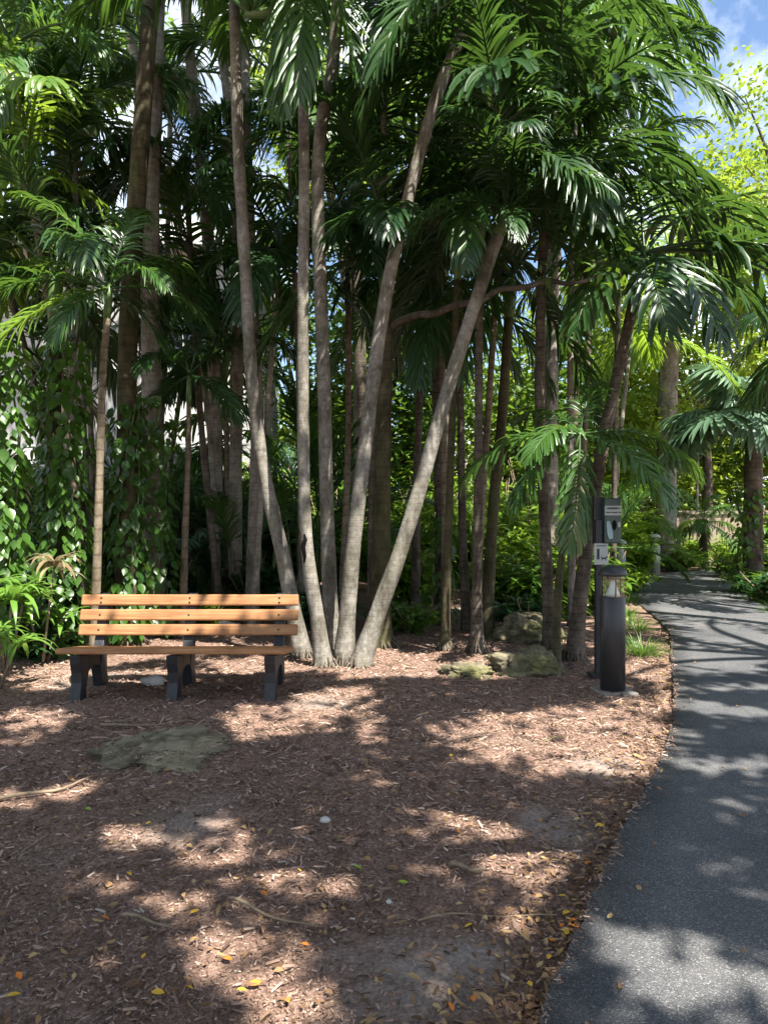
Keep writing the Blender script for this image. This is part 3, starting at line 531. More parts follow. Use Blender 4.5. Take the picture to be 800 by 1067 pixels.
# ------------------------------------------------------------------ the deeper palms that close the canopy
BACK = [  # label, px, crown py, Y, kind, material, L, n
 ('palm crown filling the top left corner above the vines', 18, 90, 9.0, 'chr', 'palm', 1.15, 12),
 ('palm with upright backlit fronds at the left edge', 35, 215, 8.8, 'sol', 'palm_light', .9, 9),
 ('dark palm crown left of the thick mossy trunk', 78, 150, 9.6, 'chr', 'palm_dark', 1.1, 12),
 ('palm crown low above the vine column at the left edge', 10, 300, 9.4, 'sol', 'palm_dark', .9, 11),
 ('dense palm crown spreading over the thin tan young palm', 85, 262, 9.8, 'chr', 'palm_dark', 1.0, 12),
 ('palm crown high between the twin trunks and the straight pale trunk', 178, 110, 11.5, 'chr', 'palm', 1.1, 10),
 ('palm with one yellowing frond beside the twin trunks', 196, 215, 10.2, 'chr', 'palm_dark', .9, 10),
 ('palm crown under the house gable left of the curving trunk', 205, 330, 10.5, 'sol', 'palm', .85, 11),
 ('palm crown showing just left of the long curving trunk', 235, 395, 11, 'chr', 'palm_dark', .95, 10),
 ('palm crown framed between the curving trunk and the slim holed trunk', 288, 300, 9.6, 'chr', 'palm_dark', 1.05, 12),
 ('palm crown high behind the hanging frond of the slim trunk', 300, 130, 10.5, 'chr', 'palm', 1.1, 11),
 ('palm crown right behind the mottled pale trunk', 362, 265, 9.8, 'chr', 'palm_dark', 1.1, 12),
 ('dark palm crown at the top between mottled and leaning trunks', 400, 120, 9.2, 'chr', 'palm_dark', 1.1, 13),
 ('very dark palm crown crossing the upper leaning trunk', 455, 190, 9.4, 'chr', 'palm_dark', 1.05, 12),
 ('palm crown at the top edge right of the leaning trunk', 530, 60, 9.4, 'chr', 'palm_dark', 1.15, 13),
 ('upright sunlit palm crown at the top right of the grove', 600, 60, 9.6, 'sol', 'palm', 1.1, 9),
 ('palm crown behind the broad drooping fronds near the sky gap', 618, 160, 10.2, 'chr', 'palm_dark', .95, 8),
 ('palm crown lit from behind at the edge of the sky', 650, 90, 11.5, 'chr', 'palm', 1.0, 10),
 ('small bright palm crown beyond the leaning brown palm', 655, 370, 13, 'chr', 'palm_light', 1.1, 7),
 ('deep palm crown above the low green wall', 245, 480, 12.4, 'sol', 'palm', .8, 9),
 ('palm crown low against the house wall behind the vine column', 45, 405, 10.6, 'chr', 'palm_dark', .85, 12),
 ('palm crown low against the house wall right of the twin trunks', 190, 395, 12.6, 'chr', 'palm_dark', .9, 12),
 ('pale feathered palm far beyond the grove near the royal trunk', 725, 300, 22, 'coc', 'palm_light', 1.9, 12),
]
for i, (lab, px, py, Y, kd, mk_, L_, n_) in enumerate(BACK):
    rs = random.Random(100+i); bx = px+rs.uniform(-14, 14) if px < 660 or Y > 20 else 640
    if px < 660: bx = min((98, 131, 160, 228, 262, 316, 340, 357, 396, 461, 496, 573, 598, 640), key=lambda q: abs(q-px))+rs.uniform(-4, 4)
    gy = CY+CAMZ*F/Y
    t = palm(lab, [(px, py), ((px+bx)/2+rs.uniform(-5, 5), (py+gy)/2), (bx, gy)], Y, (rs.uniform(5, 7)*9/Y, rs.uniform(7, 9)*9/Y), rs.choice(['bark_brown', 'bark_tan', 'bark_pale', 'bark_grey']), n=int(n_*.72) if 330 < px < 560 else n_, kind=kd, fm=mk_, L=L_, group='deeper palms closing the canopy', seed=200+i, deads=0)
    if 'yellowing' in lab:
        inst('frond', frond_me('chr', 15, 0, 'palm_yellow'), t, W(px, py-30, Y)-t.location, (0, 0, R(185)), .9)
t = thing('palm_tree', 'palm standing left of the viewpoint whose fronds overhang the foreground mulch', 'palm tree', (-1.7, -.9, 0)); m = MB(); m.tube(spline([(0, 0, -.06), (.1, .05, 2.4), (.35, .4, 5.0)], 20), [.10-.002*i for i in range(21)], 12, wob=.07); m.build('trunk', M['bark_grey'], t); m = MB(); m.tube([(.35, .4, 4.98), (.36, .41, 5.15), (.38, .44, 5.5)], [.062, .07, .035], 10); m.build('crownshaft', M['shaft'], t)  # unseen palm, added to streak the foreground mulch with frond shadow
add_fronds(t, Vector((.38, .44, 5.45)), random.Random(5), L=1.1, kind='chr', mk='palm', spec=[(20, 15), (55, 15), (85, 45), (-15, 15), (120, 15), (180, 15), (240, 45), (300, 15), (38, 45), (0, 45), (200, 75)])
# palm outside on the right whose fronds hang into the upper right corner
palm('palm rooted right of the path whose fronds hang into the upper right corner', [(880, -75), (905, 300), (930, 690)], 8.6, (18, 24), 'bark_grey', kind='coc', fm='palm', L=1.0, n=11, spec=[(178, 15), (205, 15, .9), (150, 45), (90, 75), (250, 15), (0, 45)])
palm('palm at the right edge with fronds arching over the path', [(862, 372), (852, 450), (846, 645)], 10.5, (12, 16), 'bark_brown', kind='sol', fm='palm_dark', L=.8, n=10, spec=[(175, 15), (190, -20), (160, 45), (205, 15), (235, -20), (140, 45), (90, 75), (270, 15), (30, 45), (330, 15)])

# ------------------------------------------------------------------ clumping palms: fronds from the ground up
def areca(label, px, Y, n, L, mk_, seed, spread=.35, hmax=1.6):
    rs = random.Random(seed); b = Vector(((px-CX)/F*Y, Y, 0)); t = thing('clumping_palm', label, 'palm', b, 0, 'clumping palms in the understorey'); m = MB(); tips = []
    for k in range(6):
        a = k*1.05+rs.random(); r = spread*rs.uniform(.3, 1); h = hmax*rs.uniform(.35, 1); q = Vector((math.cos(a)*r, math.sin(a)*r, 0)); tip = q*1.7+Vector((0, 0, h))
        m.tube([q-Vector((0, 0, .06)), q.lerp(tip, .5), tip], [.035, .03, .022], 7); tips.append((tip, a))
    m.build('stems', M['stem'], t)
    for i in range(n):
        tip, a = tips[i % 6]; e = rs.choice([75, 75, 45, 45, 15]); inst('frond', frond_me('are', e, rs.randrange(2), mk_), t, tip-Vector((0, 0, .05)), (R(rs.uniform(-10, 10)), R(rs.uniform(-8, 8)), a+rs.uniform(-1.3, 1.3)), L*rs.uniform(.75, 1.15))
AR = [('dark feathery clump deep behind the vine column on the left', 60, 11, 18, .9, 'palm_dark'), ('dark feathery clump behind the thick mossy trunk', 150, 11.8, 18, .9, 'palm_dark'), ('feathery clump under the house wall left of the straight pale trunk', 205, 12.6, 16, .8, 'palm'),
      ('sunlit feathery clump behind the right end of the bench', 275, 11, 14, .7, 'palm'), ('dark feathery clump between the straight pale trunk and the house wall', 238, 13.0, 18, 1.0, 'palm_dark'), ('dark feathery clump behind the slim holed trunk', 322, 12.5, 18, 1.0, 'palm_dark'), 
       ('bright feathery clump right of the lowest leaning trunk', 495, 14.5, 16, .8, 'palm_light'), ('feathery clump at the left picture edge behind the strap-leaved plant', 2, 9.5, 18, .95, 'palm'),
      ('bright feathery clump behind the boulder', 548, 13.5, 16, .7, 'palm_light'), ('feathery clump beside the far bollards', 640, 16.5, 14, .8, 'palm_light'), ('tall feathery clump behind the low young palm', 610, 13.2, 16, .9, 'palm')]
for i, (lab, px, Y, n_, L_, mk_) in enumerate(AR): areca(lab, px, Y, n_, L_, mk_, 300+i)

# ------------------------------------------------------------------ vines on trunks
def heart(m, p, out, L, rs):
    out = Vector(out).normalized(); dn = (Vector((0, 0, -1))+out*rs.uniform(.15, .8)+Vector((rs.uniform(-.5, .5), rs.uniform(-.5, .5), 0))).normalized()
    m.leaf(p, dn, out+Vector((rs.uniform(-.3, .3), rs.uniform(-.3, .3), rs.uniform(0, .6))), L, L*.72, (.35, .95, .9, .5, .03), .12, .12)
def vine(label, c0, c1, z0, z1, rad, n, seed, Lr=(.075, .15), front=True):
    rs = random.Random(seed); b = Vector((c0.x, c0.y, 0)); t = thing('climbing_vine', label, 'vine', b, 0, 'heart-leaved vines climbing the trunks'); m = MB(); ms = MB()
    for k in range(3):
        a0 = k*2.1; ms.tube([Vector((math.cos(a0+z*1.3)*rad*.62, math.sin(a0+z*1.3)*rad*.62, 0))+(c0.lerp(c1, z/(z1))-b if z1 else Vector())*1+Vector((0, 0, z-(c0.lerp(c1, z/z1)).z)) for z in [i*z1/18 for i in range(19)]], .012, 5)
    for i in range(n):
        z = z0+(z1-z0)*rs.random()**1.1; a = rs.uniform(math.pi, 2*math.pi) if rs.random() < .75 else rs.uniform(0, math.pi); c = c0.lerp(c1, z/z1)-b
        bul = 1+.45*mnoise.noise(Vector((a*.8, z*1.7, seed))); r = rad*(rs.uniform(.75, 1.15))*bul; out = Vector((math.cos(a), math.sin(a), 0))
        heart(m, Vector((c.x, c.y, z))+out*r, out, rs.uniform(*Lr), rs)
    ms.build('stem', M['stem'], t); m.build('foliage', M['pothos'], t)
vine('thick column of heart-leaved vine left of the thin tan young palm', W(66, 655, 7.9)*1, W(68, 330, 7.9), .05, 3.3, .25, 900, 1)
vine('heart-leaved vine climbing at the very left edge of the picture', W(-6, 655, 7.4), W(4, 330, 7.4), .5, 3.2, .28, 700, 2)
vine('heart-leaved vine wrapping the thick mossy trunk behind the bench', W(131, 655, 8.35), W(135, 330, 8.35), .1, 2.7, .19, 380, 3)
vine('heart-leaved vine wrapping the pale twin trunk behind the bench', W(163, 655, 9.0), W(158, 330, 9.0), .1, 2.9, .24, 620, 4, (.07, .15))
vine('heart-leaved vine on the dim trunk below the right-hand fan palm', W(781, 610, 13.6), W(779, 505, 13.6), .1, 1.95, .34, 260, 5)
vine('heart-leaved vine on the reddish trunk behind the lowest leaning trunk', W(460, 655, 9.9), W(458, 500, 9.9), .05, 1.5, .18, 120, 6)
palm('dim trunk hidden inside the thick vine column', [(58, 330), (56, 450), (54, 672)], 8.1, (13, 18), 'bark_moss', n=8, fm='palm_dark', L=.9)

# ------------------------------------------------------------------ fan palms
def fan_leaf(seed, mt, L=.62, n=34, droop=.5):
    rs = random.Random(seed); m = MB(); pet = spline([(0, 0, 0), (.35, 0, .28), (.75, 0, .42)], 8); m.tube(pet, .012, 6); h = Vector((.75, 0, .42)); T = Vector((.9, 0, -.1)).normalized(); S = Vector((0, 1, 0)); Nn = T.cross(S)
    if Nn.z < 0: Nn = -Nn
    for i in range(n):
        a = R(-150+300*i/(n-1)); d = T*math.cos(a)+S*math.sin(a)+Nn*.12
        m.leaf(h, d, Nn, L*(.72+.28*math.cos(a/2))*rs.uniform(.93, 1.05), .078, (.12, .62, 1, .75, .06), droop*rs.uniform(.5, 1.3), .25)
    return m.mesh('fan_leaf', mt)
FL = [fan_leaf(1, M['fan']), fan_leaf(2, M['fan'], droop=.9)]
def fan_palm(label, px, py, Y, n, sc, wid, seed, base_py=None, mk='bark_brown', flip=-25):
    rs = random.Random(seed); gy = CY+CAMZ*F/Y; t = palm(label, [(px, py), (px-1, (py+gy)/2), (px, gy)], Y, wid, mk, crown=False, group=None, name='fan_palm', cat='fan palm'); tip = W(px, py, Y)-t.location
    for i in range(n):
        inst('fan_leaf', FL[i % 2], t, tip, (R(rs.uniform(-12, 12)), R(rs.uniform(-60, 35)*(1 if i > 3 else -1)*.9), R(i*137.5+rs.uniform(-15, 15))), sc*rs.uniform(.85, 1.1))
fan_palm('bluish fan palm with big round leaves on the right verge', 785, 455, 13.5, 24, 1.5, (17, 20), 11)
fan_palm('small bluish fan palm behind the bench by the low wall', 196, 575, 10.5, 9, .5, (6, 8), 12)
fan_palm('small fan palm glimpsed left of the strap plant behind the vines', 34, 590, 8.6, 8, .5, (6, 8), 13)
t = palm('small dark-trunked palm standing before the beige wall at the path end', [(733, 548), (733, 570), (733, 592)], 19.2, (5, 8), 'bark_brown', kind='coc', fm='palm', L=.62, n=12, shaft=.15, group=None)

# ------------------------------------------------------------------ understorey shrubs
def lance(m, p, d, nrm, L, w, g): m.leaf(p, d, nrm, L, w, (.25, .9, 1, .6, .04), g, .14)
def shrub_mesh(seed, h, r, stems, per, L, w):
    rs = random.Random(seed); m = MB()
    for s in range(stems):
        a = rs.uniform(0, 6.28); rr = r*math.sqrt(rs.random()); tip = Vector((math.cos(a)*rr, math.sin(a)*rr, h*rs.uniform(.45, 1)*(1-.35*(rr/r)**2))); b0 = tip*.12; b0.z = -.05
        pts = spline([b0, b0.lerp(tip, .55)+Vector((0, 0, .1)), tip], 6)
        for k in range(per):
            u = .25+.75*rs.random(); q = pts[min(6, int(u*6))]; az = rs.uniform(0, 6.28); e = rs.uniform(-.2, .9); d = Vector((math.cos(az), math.sin(az), e))
            lance(m, q, d, Vector((0, 0, 1))+Vector((rs.uniform(-.4, .4), rs.uniform(-.4, .4), 0)), L*rs.uniform(.6, 1.2), w*rs.uniform(.7, 1.2), rs.uniform(.15, .6))
    return m
def stem_mesh(seed, h, r, n):
    rs = random.Random(seed); m = MB()
    for s in range(n):
        a = rs.uniform(0, 6.28); rr = r*math.sqrt(rs.random())*.8; tip = Vector((math.cos(a)*rr, math.sin(a)*rr, h*rs.uniform(.5, .9))); m.tube([tip*.1-Vector((0, 0, .05)), tip*.55, tip], [.012, .01, .005], 5)
    return m
SH = [shrub_mesh(1, 1.1, .8, 46, 20, .24, .07), shrub_mesh(2, 1.5, .7, 44, 22, .30, .085), shrub_mesh(3, .6, .7, 40, 16, .20, .055), shrub_mesh(4, 2.1, .9, 60, 22, .28, .08)]
SHM = {}
SS = [stem_mesh(i+1, h, r, 12).mesh('stem', M['twig']) for i, (h, r) in enumerate([(1.1, .8), (1.5, .7), (.6, .7), (2.1, .9)])]
def shrub(label, px, Y, k, mk_, sc=1, seed=0, x=None, group='shrubs of the understorey'):
    if (k, mk_) not in SHM: SHM[(k, mk_)] = SH[k].mesh('foliage', M[mk_])
    b = Vector(((px-CX)/F*Y if x is None else x, Y, 0)); t = thing('shrub', label, 'shrub', b, R((seed*77) % 360), group)
    inst('foliage', SHM[(k, mk_)], t, (0, 0, 0), (0, 0, 0), sc); inst('stems', SS[k], t, (0, 0, 0), (0, 0, 0), sc)
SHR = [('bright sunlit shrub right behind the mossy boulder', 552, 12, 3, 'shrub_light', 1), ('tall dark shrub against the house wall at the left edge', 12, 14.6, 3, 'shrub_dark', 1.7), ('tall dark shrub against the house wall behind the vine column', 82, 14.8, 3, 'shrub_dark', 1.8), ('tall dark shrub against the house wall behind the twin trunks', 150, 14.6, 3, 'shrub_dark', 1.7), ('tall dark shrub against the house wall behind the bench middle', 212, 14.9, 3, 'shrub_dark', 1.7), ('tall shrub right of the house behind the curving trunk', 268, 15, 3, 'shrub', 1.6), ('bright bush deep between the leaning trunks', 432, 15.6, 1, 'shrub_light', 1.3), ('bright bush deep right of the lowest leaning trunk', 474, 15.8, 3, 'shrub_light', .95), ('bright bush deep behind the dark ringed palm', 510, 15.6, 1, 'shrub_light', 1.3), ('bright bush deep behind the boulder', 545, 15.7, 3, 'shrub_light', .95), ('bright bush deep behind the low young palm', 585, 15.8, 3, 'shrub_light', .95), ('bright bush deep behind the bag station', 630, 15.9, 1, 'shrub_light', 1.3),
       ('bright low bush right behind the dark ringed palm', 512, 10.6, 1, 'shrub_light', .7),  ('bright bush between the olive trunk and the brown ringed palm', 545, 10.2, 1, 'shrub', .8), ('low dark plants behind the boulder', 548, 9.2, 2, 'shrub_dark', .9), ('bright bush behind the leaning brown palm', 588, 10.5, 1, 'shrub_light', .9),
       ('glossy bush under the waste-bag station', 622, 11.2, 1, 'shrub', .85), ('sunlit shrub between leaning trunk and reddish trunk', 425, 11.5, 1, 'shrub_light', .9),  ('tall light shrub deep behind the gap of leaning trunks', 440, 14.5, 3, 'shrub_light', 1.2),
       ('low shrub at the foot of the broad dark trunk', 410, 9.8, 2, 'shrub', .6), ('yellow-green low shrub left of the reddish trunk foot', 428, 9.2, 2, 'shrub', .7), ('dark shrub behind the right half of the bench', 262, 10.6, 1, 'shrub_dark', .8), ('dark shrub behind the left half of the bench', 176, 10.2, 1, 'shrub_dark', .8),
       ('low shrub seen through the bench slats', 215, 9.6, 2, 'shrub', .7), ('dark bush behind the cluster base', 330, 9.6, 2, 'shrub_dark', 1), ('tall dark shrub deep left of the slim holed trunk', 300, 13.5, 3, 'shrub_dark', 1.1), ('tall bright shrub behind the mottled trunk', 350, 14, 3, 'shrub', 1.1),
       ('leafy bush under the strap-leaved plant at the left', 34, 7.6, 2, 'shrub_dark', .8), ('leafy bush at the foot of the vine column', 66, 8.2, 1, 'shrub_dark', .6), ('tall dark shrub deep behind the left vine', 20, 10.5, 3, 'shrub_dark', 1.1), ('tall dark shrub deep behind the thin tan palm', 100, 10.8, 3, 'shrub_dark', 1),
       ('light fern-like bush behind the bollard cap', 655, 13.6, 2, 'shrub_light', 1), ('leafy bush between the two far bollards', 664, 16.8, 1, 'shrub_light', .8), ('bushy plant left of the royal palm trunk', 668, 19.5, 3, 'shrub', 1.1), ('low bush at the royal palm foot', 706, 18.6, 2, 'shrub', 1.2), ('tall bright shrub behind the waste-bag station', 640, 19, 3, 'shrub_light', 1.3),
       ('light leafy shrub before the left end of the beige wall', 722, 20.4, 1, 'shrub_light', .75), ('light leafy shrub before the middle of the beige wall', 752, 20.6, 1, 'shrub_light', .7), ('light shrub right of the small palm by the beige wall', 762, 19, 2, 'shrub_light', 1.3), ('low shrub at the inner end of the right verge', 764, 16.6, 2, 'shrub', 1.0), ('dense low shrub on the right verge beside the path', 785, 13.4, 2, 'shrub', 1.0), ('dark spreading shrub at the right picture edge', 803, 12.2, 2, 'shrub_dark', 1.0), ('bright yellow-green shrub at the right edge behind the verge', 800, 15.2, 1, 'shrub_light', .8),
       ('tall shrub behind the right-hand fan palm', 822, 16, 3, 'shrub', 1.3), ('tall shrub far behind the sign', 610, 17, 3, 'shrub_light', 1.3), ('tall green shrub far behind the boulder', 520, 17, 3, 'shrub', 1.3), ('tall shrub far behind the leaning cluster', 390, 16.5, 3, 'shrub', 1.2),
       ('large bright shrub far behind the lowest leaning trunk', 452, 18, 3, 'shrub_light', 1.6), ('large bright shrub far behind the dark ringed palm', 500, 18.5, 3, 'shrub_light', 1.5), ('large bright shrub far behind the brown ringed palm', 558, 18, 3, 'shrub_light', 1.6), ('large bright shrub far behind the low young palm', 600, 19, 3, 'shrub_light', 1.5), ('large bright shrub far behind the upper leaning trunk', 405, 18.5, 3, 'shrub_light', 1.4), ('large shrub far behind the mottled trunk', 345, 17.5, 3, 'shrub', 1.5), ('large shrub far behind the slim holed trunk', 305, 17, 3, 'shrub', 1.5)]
for i, (lab, px, Y, k, mk_, sc) in enumerate(SHR): shrub(lab, px, Y, k, mk_, sc, i+1)

# strap-leaved plants on the left
def strap_plant(label, x, y, h, n, L, mk_, seed, name='strap_leaf_plant', cat='plant', stems=3):
    rs = random.Random(seed); t = thing(name, label, cat, (x, y, 0)); m = MB(); ms = MB()
    for s in range(stems):
        a = s*2.2+seed; top = Vector((math.cos(a)*.16, math.sin(a)*.16, h*rs.uniform(.65, 1))) if stems > 1 else Vector((.12, 0, h)); ms.tube([top*.1-Vector((0, 0, .05)), top*.5, top], [.014, .013, .011], 6)
        for i in range(n//stems):
            az = i*2.4+rs.uniform(-.3, .3); e = rs.uniform(.1, 1.3); d = Vector((math.cos(az), math.sin(az), e)); q = top+Vector((0, 0, -.10*i/(n/stems)+.05))
            m.leaf(q, d, (0, 0, 1), L*rs.uniform(.75, 1.1), .055, (.4, .85, 1, .85, .5, .04), rs.uniform(.35, .75), .14)
    ms.build('stem', M['twig'], t); m.build('foliage', M[mk_], t)
p = W(8, 625, 6.9); strap_plant('bright green strap-leaved plant in the sun at the left edge', p.x, 6.9, .95, 66, .50, 'strap', 1)
p = W(-14, 640, 6.2); strap_plant('low strap-leaved plant cut by the left picture edge', p.x, 6.4, .45, 36, .4, 'strap', 2)
p = W(44, 625, 7.2); strap_plant('red-hearted cordyline on a thin stem beside the vine column', p.x, 7.2, .98, 22, .36, 'ti', 3, 'cordyline', 'plant', 1)
p = W(18, 625, 7.4); strap_plant('tangled strap-leaved plant behind the bright one', p.x+.25, 7.5, .55, 40, .42, 'strap', 4)
def tuft(label, x, y, n, h, mk_='grass', seed=0):
    rs = random.Random(seed); m = MB()
    for i in range(n):
        a = rs.uniform(0, 6.28); r = rs.uniform(0, .12); e = rs.uniform(.8, 3); m.leaf((math.cos(a)*r, math.sin(a)*r, -.02), (math.cos(a), math.sin(a), e), (0, 0, 1), h*rs.uniform(.6, 1.1), .009, (.8, 1, .8, .5, .05), rs.uniform(.3, .9), .1)
    o = m.build('grass_tuft', M[mk_], None, (x, y, 0)); tag(o, label, 'grass tuft', 'grass tufts along the path')
for i, (lab, px, py, n, h) in enumerate([('bright grass tuft between the bollard and the path', 669, 684, 190, .36), ('smaller grass tuft behind the bright tuft', 664, 658, 130, .3), ('grass tuft close to the path edge behind the bollard', 652, 642, 120, .3), ('darker grass tuft right behind the bollard post', 657, 650, 90, .25),
     ('grass tuft at the inner bend of the path', 655, 628, 120, .3), ('grass tuft beside the far right bollard', 676, 609, 150, .35)]):
    g = G(px, py); tuft(lab, g.x, g.y, n, h, 'grass', i)
for i, (lab, px, py, n, h) in enumerate([('grass tuft on the right verge nearest the viewer', 806, 640, 160, .34), ('grass tuft on the right verge below the dense shrub', 788, 628, 150, .32), ('grass tuft at the far end of the right verge', 764, 608, 160, .36), ('grass tuft under the small palm by the wall', 745, 597, 160, .4)]):
    g = G(px, py); tuft(lab, g.x, g.y, n, h, 'grass', 20+i)

# ------------------------------------------------------------------ broad-leaved trees behind
def bg_tree(label, x, y, zc, rx, rz, mk_, seed, n=5200, L=.26, group='trees far behind the grove', trunk='bark_brown', limbs=9, gaps=.0):
    rs = np.random.default_rng(seed); t = thing('broadleaf_tree', label, 'tree', (x, y, 0), 0, group); m = MB(); cl = []
    m.tube(spline([(0, 0, -.1), (.2, 0, zc*.4), (0, .1, zc)], 10), [.22-.014*i for i in range(11)], 9, wob=.2)
    for k in range(limbs*3):
        a = rs.uniform(0, 6.28); e = rs.uniform(-.8, 1); r = rs.uniform(.45, 1); c = np.array([math.cos(a)*rx*r, math.sin(a)*rx*r, zc+e*rz*(1-.4*r)]); cl.append(c)
        if k < limbs: m.tube(spline([(0, .05, zc*.55+.06*k), tuple(c*.5+np.array([0, 0, zc*.42])), tuple(c)], 8), [.07-.0075*i for i in range(9)], 6)
    m.build('trunk', M[trunk], t); cl = np.array(cl); q = cl[rs.integers(0, len(cl), n)]+rs.normal(0, 1, (n, 3))*np.array([rx*.21, rx*.21, rz*.17])
    V, Fq = leaf_cloud(q, L, L*.5, .8, rs, .25); o = bpy.data.objects.new('crown', npmesh('crown', V, Fq, M[mk_])); link(o, t)
bg_tree('airy yellow-green tree against the sky at the right edge', 8.4, 15, 8.0, 2.2, 2.6, 'tree_light', 1, 9000, .17)
bg_tree('yellow-green tree above the royal palm at the right', 9.4, 22, 5.6, 2.6, 2.6, 'tree_light', 2, 7000, .22)
bg_tree('pale green tree behind the leaning brown palm', 5.6, 21, 4.6, 2.6, 3.0, 'tree_light', 3, 4600)
bg_tree('leafy tree far behind the boulder', 3.2, 20, 4.2, 2.6, 3.2, 'tree', 4, 5200)
bg_tree('leafy tree far behind the leaning cluster', .6, 21, 4.8, 3.0, 3.6, 'tree', 5, 5600)
bg_tree('dark leafy tree far behind the mottled trunk', -2.2, 20.5, 6.2, 3, 4.2, 'tree', 6, 5600)
bg_tree('bright leafy tree high between the mottled and the leaning trunk', -.7, 16, 9.8, 1.9, 2.0, 'tree_light', 7, 3600, .22)
bg_tree('dark leafy tree at the far left behind the house corner', -12.5, 15.5, 6.5, 3, 4, 'tree', 8, 5200)
bg_tree('leafy tree beyond the beige wall at the path end', 11.5, 27, 4.4, 3.2, 3.0, 'tree', 9, 5200)
bg_tree('yellowish tree beyond the beige wall beside the fan palm', 14.6, 25, 4.6, 3.2, 3.2, 'tree_light', 10, 5200)
bg_tree('tall dark tree at the top behind the grove centre', 1.2, 17.5, 10.5, 2.6, 3.0, 'tree', 12, 5200)
bg_tree('tall dark tree at the top behind the twin trunks', -6.6, 15.3, 11.2, 1.7, 1.6, 'tree', 13, 2600)

for i, (lab, x, y, zc, rx_, rz_, mk_) in enumerate([('low round tree far behind the house corner', -9, 27, 3.2, 3.6, 3.4, 'tree'), ('low round tree far behind the twin trunks gap', -3.5, 26, 3.0, 3.4, 3.2, 'tree'), ('low leafy tree far behind the slim holed trunk', -1.2, 24, 2.6, 3.0, 2.8, 'tree_light'), ('low leafy tree far behind the gap of the leaning trunks', 1.6, 25, 2.8, 3.0, 3.0, 'tree_light'),
      ('low leafy tree far behind the dark ringed palm', 4.2, 25, 2.8, 3.0, 3.0, 'tree_light'), ('low leafy tree far behind the low young palm', 6.8, 26, 3.0, 3.0, 3.2, 'tree_light'), ('leafy tree far behind the royal palm trunk', 10.2, 30, 3.8, 3.6, 4.0, 'tree_light'), ('leafy tree far beyond the small palm by the wall', 14.5, 32, 4.2, 4.0, 4.2, 'tree'), ('low bushy tree just beyond the beige wall on the left', 9.5, 25.5, 2.0, 2.8, 2.2, 'tree_light'), ('low bushy tree just beyond the beige wall in the middle', 13.5, 27, 2.2, 3.2, 2.4, 'tree_light'), ('low bushy tree just beyond the right end of the beige wall', 17.5, 26.5, 2.2, 3.2, 2.4, 'tree'), ('leafy tree far beyond the fan palm', 19, 31, 4.4, 4.0, 4.4, 'tree_light')]):
    bg_tree(lab, x, y, zc, rx_, rz_, mk_, 40+i, 4600, .30)
# ------------------------------------------------------------------ house, walls
t = thing('white_house', 'white stucco house half hidden behind the palms on the left', 'house', (-8.2, 18.5, 0))
m = MB(); m.box((0, 0, 3.6), (10.4, 5, 7.3)); m.build('wall', M['stucco'], t, smooth=False)
m = MB(); x0, x1, y0, y1 = -5.7, 5.7, -3.0, 3.0
m.add([(x0, y0, 7.25), (x1, y0, 7.25), (x1, y1, 7.25), (x0, y1, 7.25), (-3, 0, 8.9), (3, 0, 8.9), (x0, y0, 7.1), (x1, y0, 7.1), (x1, y1, 7.1), (x0, y1, 7.1)], [(0, 1, 5, 4), (1, 2, 5), (2, 3, 4, 5), (3, 0, 4), (6, 9, 8, 7), (0, 6, 7, 1), (1, 7, 8, 2), (2, 8, 9, 3), (3, 9, 6, 0)]); m.build('roof', M['roof'], t, smooth=False)
for wx in (-3.9, -1.2, 1.5, 3.9):
    for wz in (2.1, 5.3):
        m = MB(); w, h = 1.2, 1.5
        m.box((wx-w/2, -2.53, wz), (.09, .08, h+.18)); m.box((wx+w/2, -2.53, wz), (.09, .08, h+.18)); m.box((wx, -2.53, wz+h/2), (w-.09, .08, .09)); m.box((wx, -2.54, wz-h/2), (w-.09, .12, .09)); m.box((wx, -2.53, wz), (.05, .05, h-.09))
        f = m.build('window', M['sign_white'], t, smooth=False); m = MB(); m.box((wx, -2.51, wz), (w-.1, .016, h-.1)); m.build('pane', M['darkglass'], f, smooth=False)
m = MB(); m.box((-4.2, 13.4, .75), (5.4, .2, 1.66)); m.box((-4.2, 13.4, 1.62), (5.5, .28, .08)); tag(m.build('garden_wall', M['greenwall'], smooth=False), 'low dull green garden wall behind the bench', 'wall')
m = MB(); m.box((13, 21.6, .7), (11.5, .22, 1.5)); m.box((13, 21.6, 1.49), (11.6, .32, .1)); tag(m.build('garden_wall', M['beige'], smooth=False), 'beige stucco wall beyond the end of the path', 'wall')

# ------------------------------------------------------------------ bench
bt = thing('park_bench', 'cedar-coloured slatted bench with three black supports facing the viewer', 'bench', (-1.68, 6.15, .0), R(0))
def plank(name, c, L_, d, h, tilt, bolts=(), rows=(0,)):
    m = MB(); Rm = Matrix.Rotation(tilt, 3, 'X'); m.box((0, 0, 0), (L_, d, h)); o = m.build(name, M['wood'], bt, c, smooth=False, bevel=.012); o.rotation_euler = (tilt, 0, 0)
    for bx in bolts:
        for r_ in rows:
            q = MB(); q.lathe([(.0085, 0), (.0085, .004), (.005, .0065)], 10); b_ = q.build('bolt', M['bolt'], o, (bx-c[0], -d/2-.001, r_)); b_.rotation_euler = (R(90), 0, 0)
SX = (-.765, .0, .775)
LEAN = R(-14)
for i, z in enumerate((.486, .610, .735)):
    plank('back_slat', (.0, .235+(z-.486)*.25, z), 1.88, .042, .095, LEAN, SX, (.018, -.022) if i == 2 else (0,))
for i, y in enumerate((-.245, -.125, -.005, .115)): plank('seat_slat', (.0, y, .392-.14*(y+.245)), 1.825, .115, .048, R(-8))
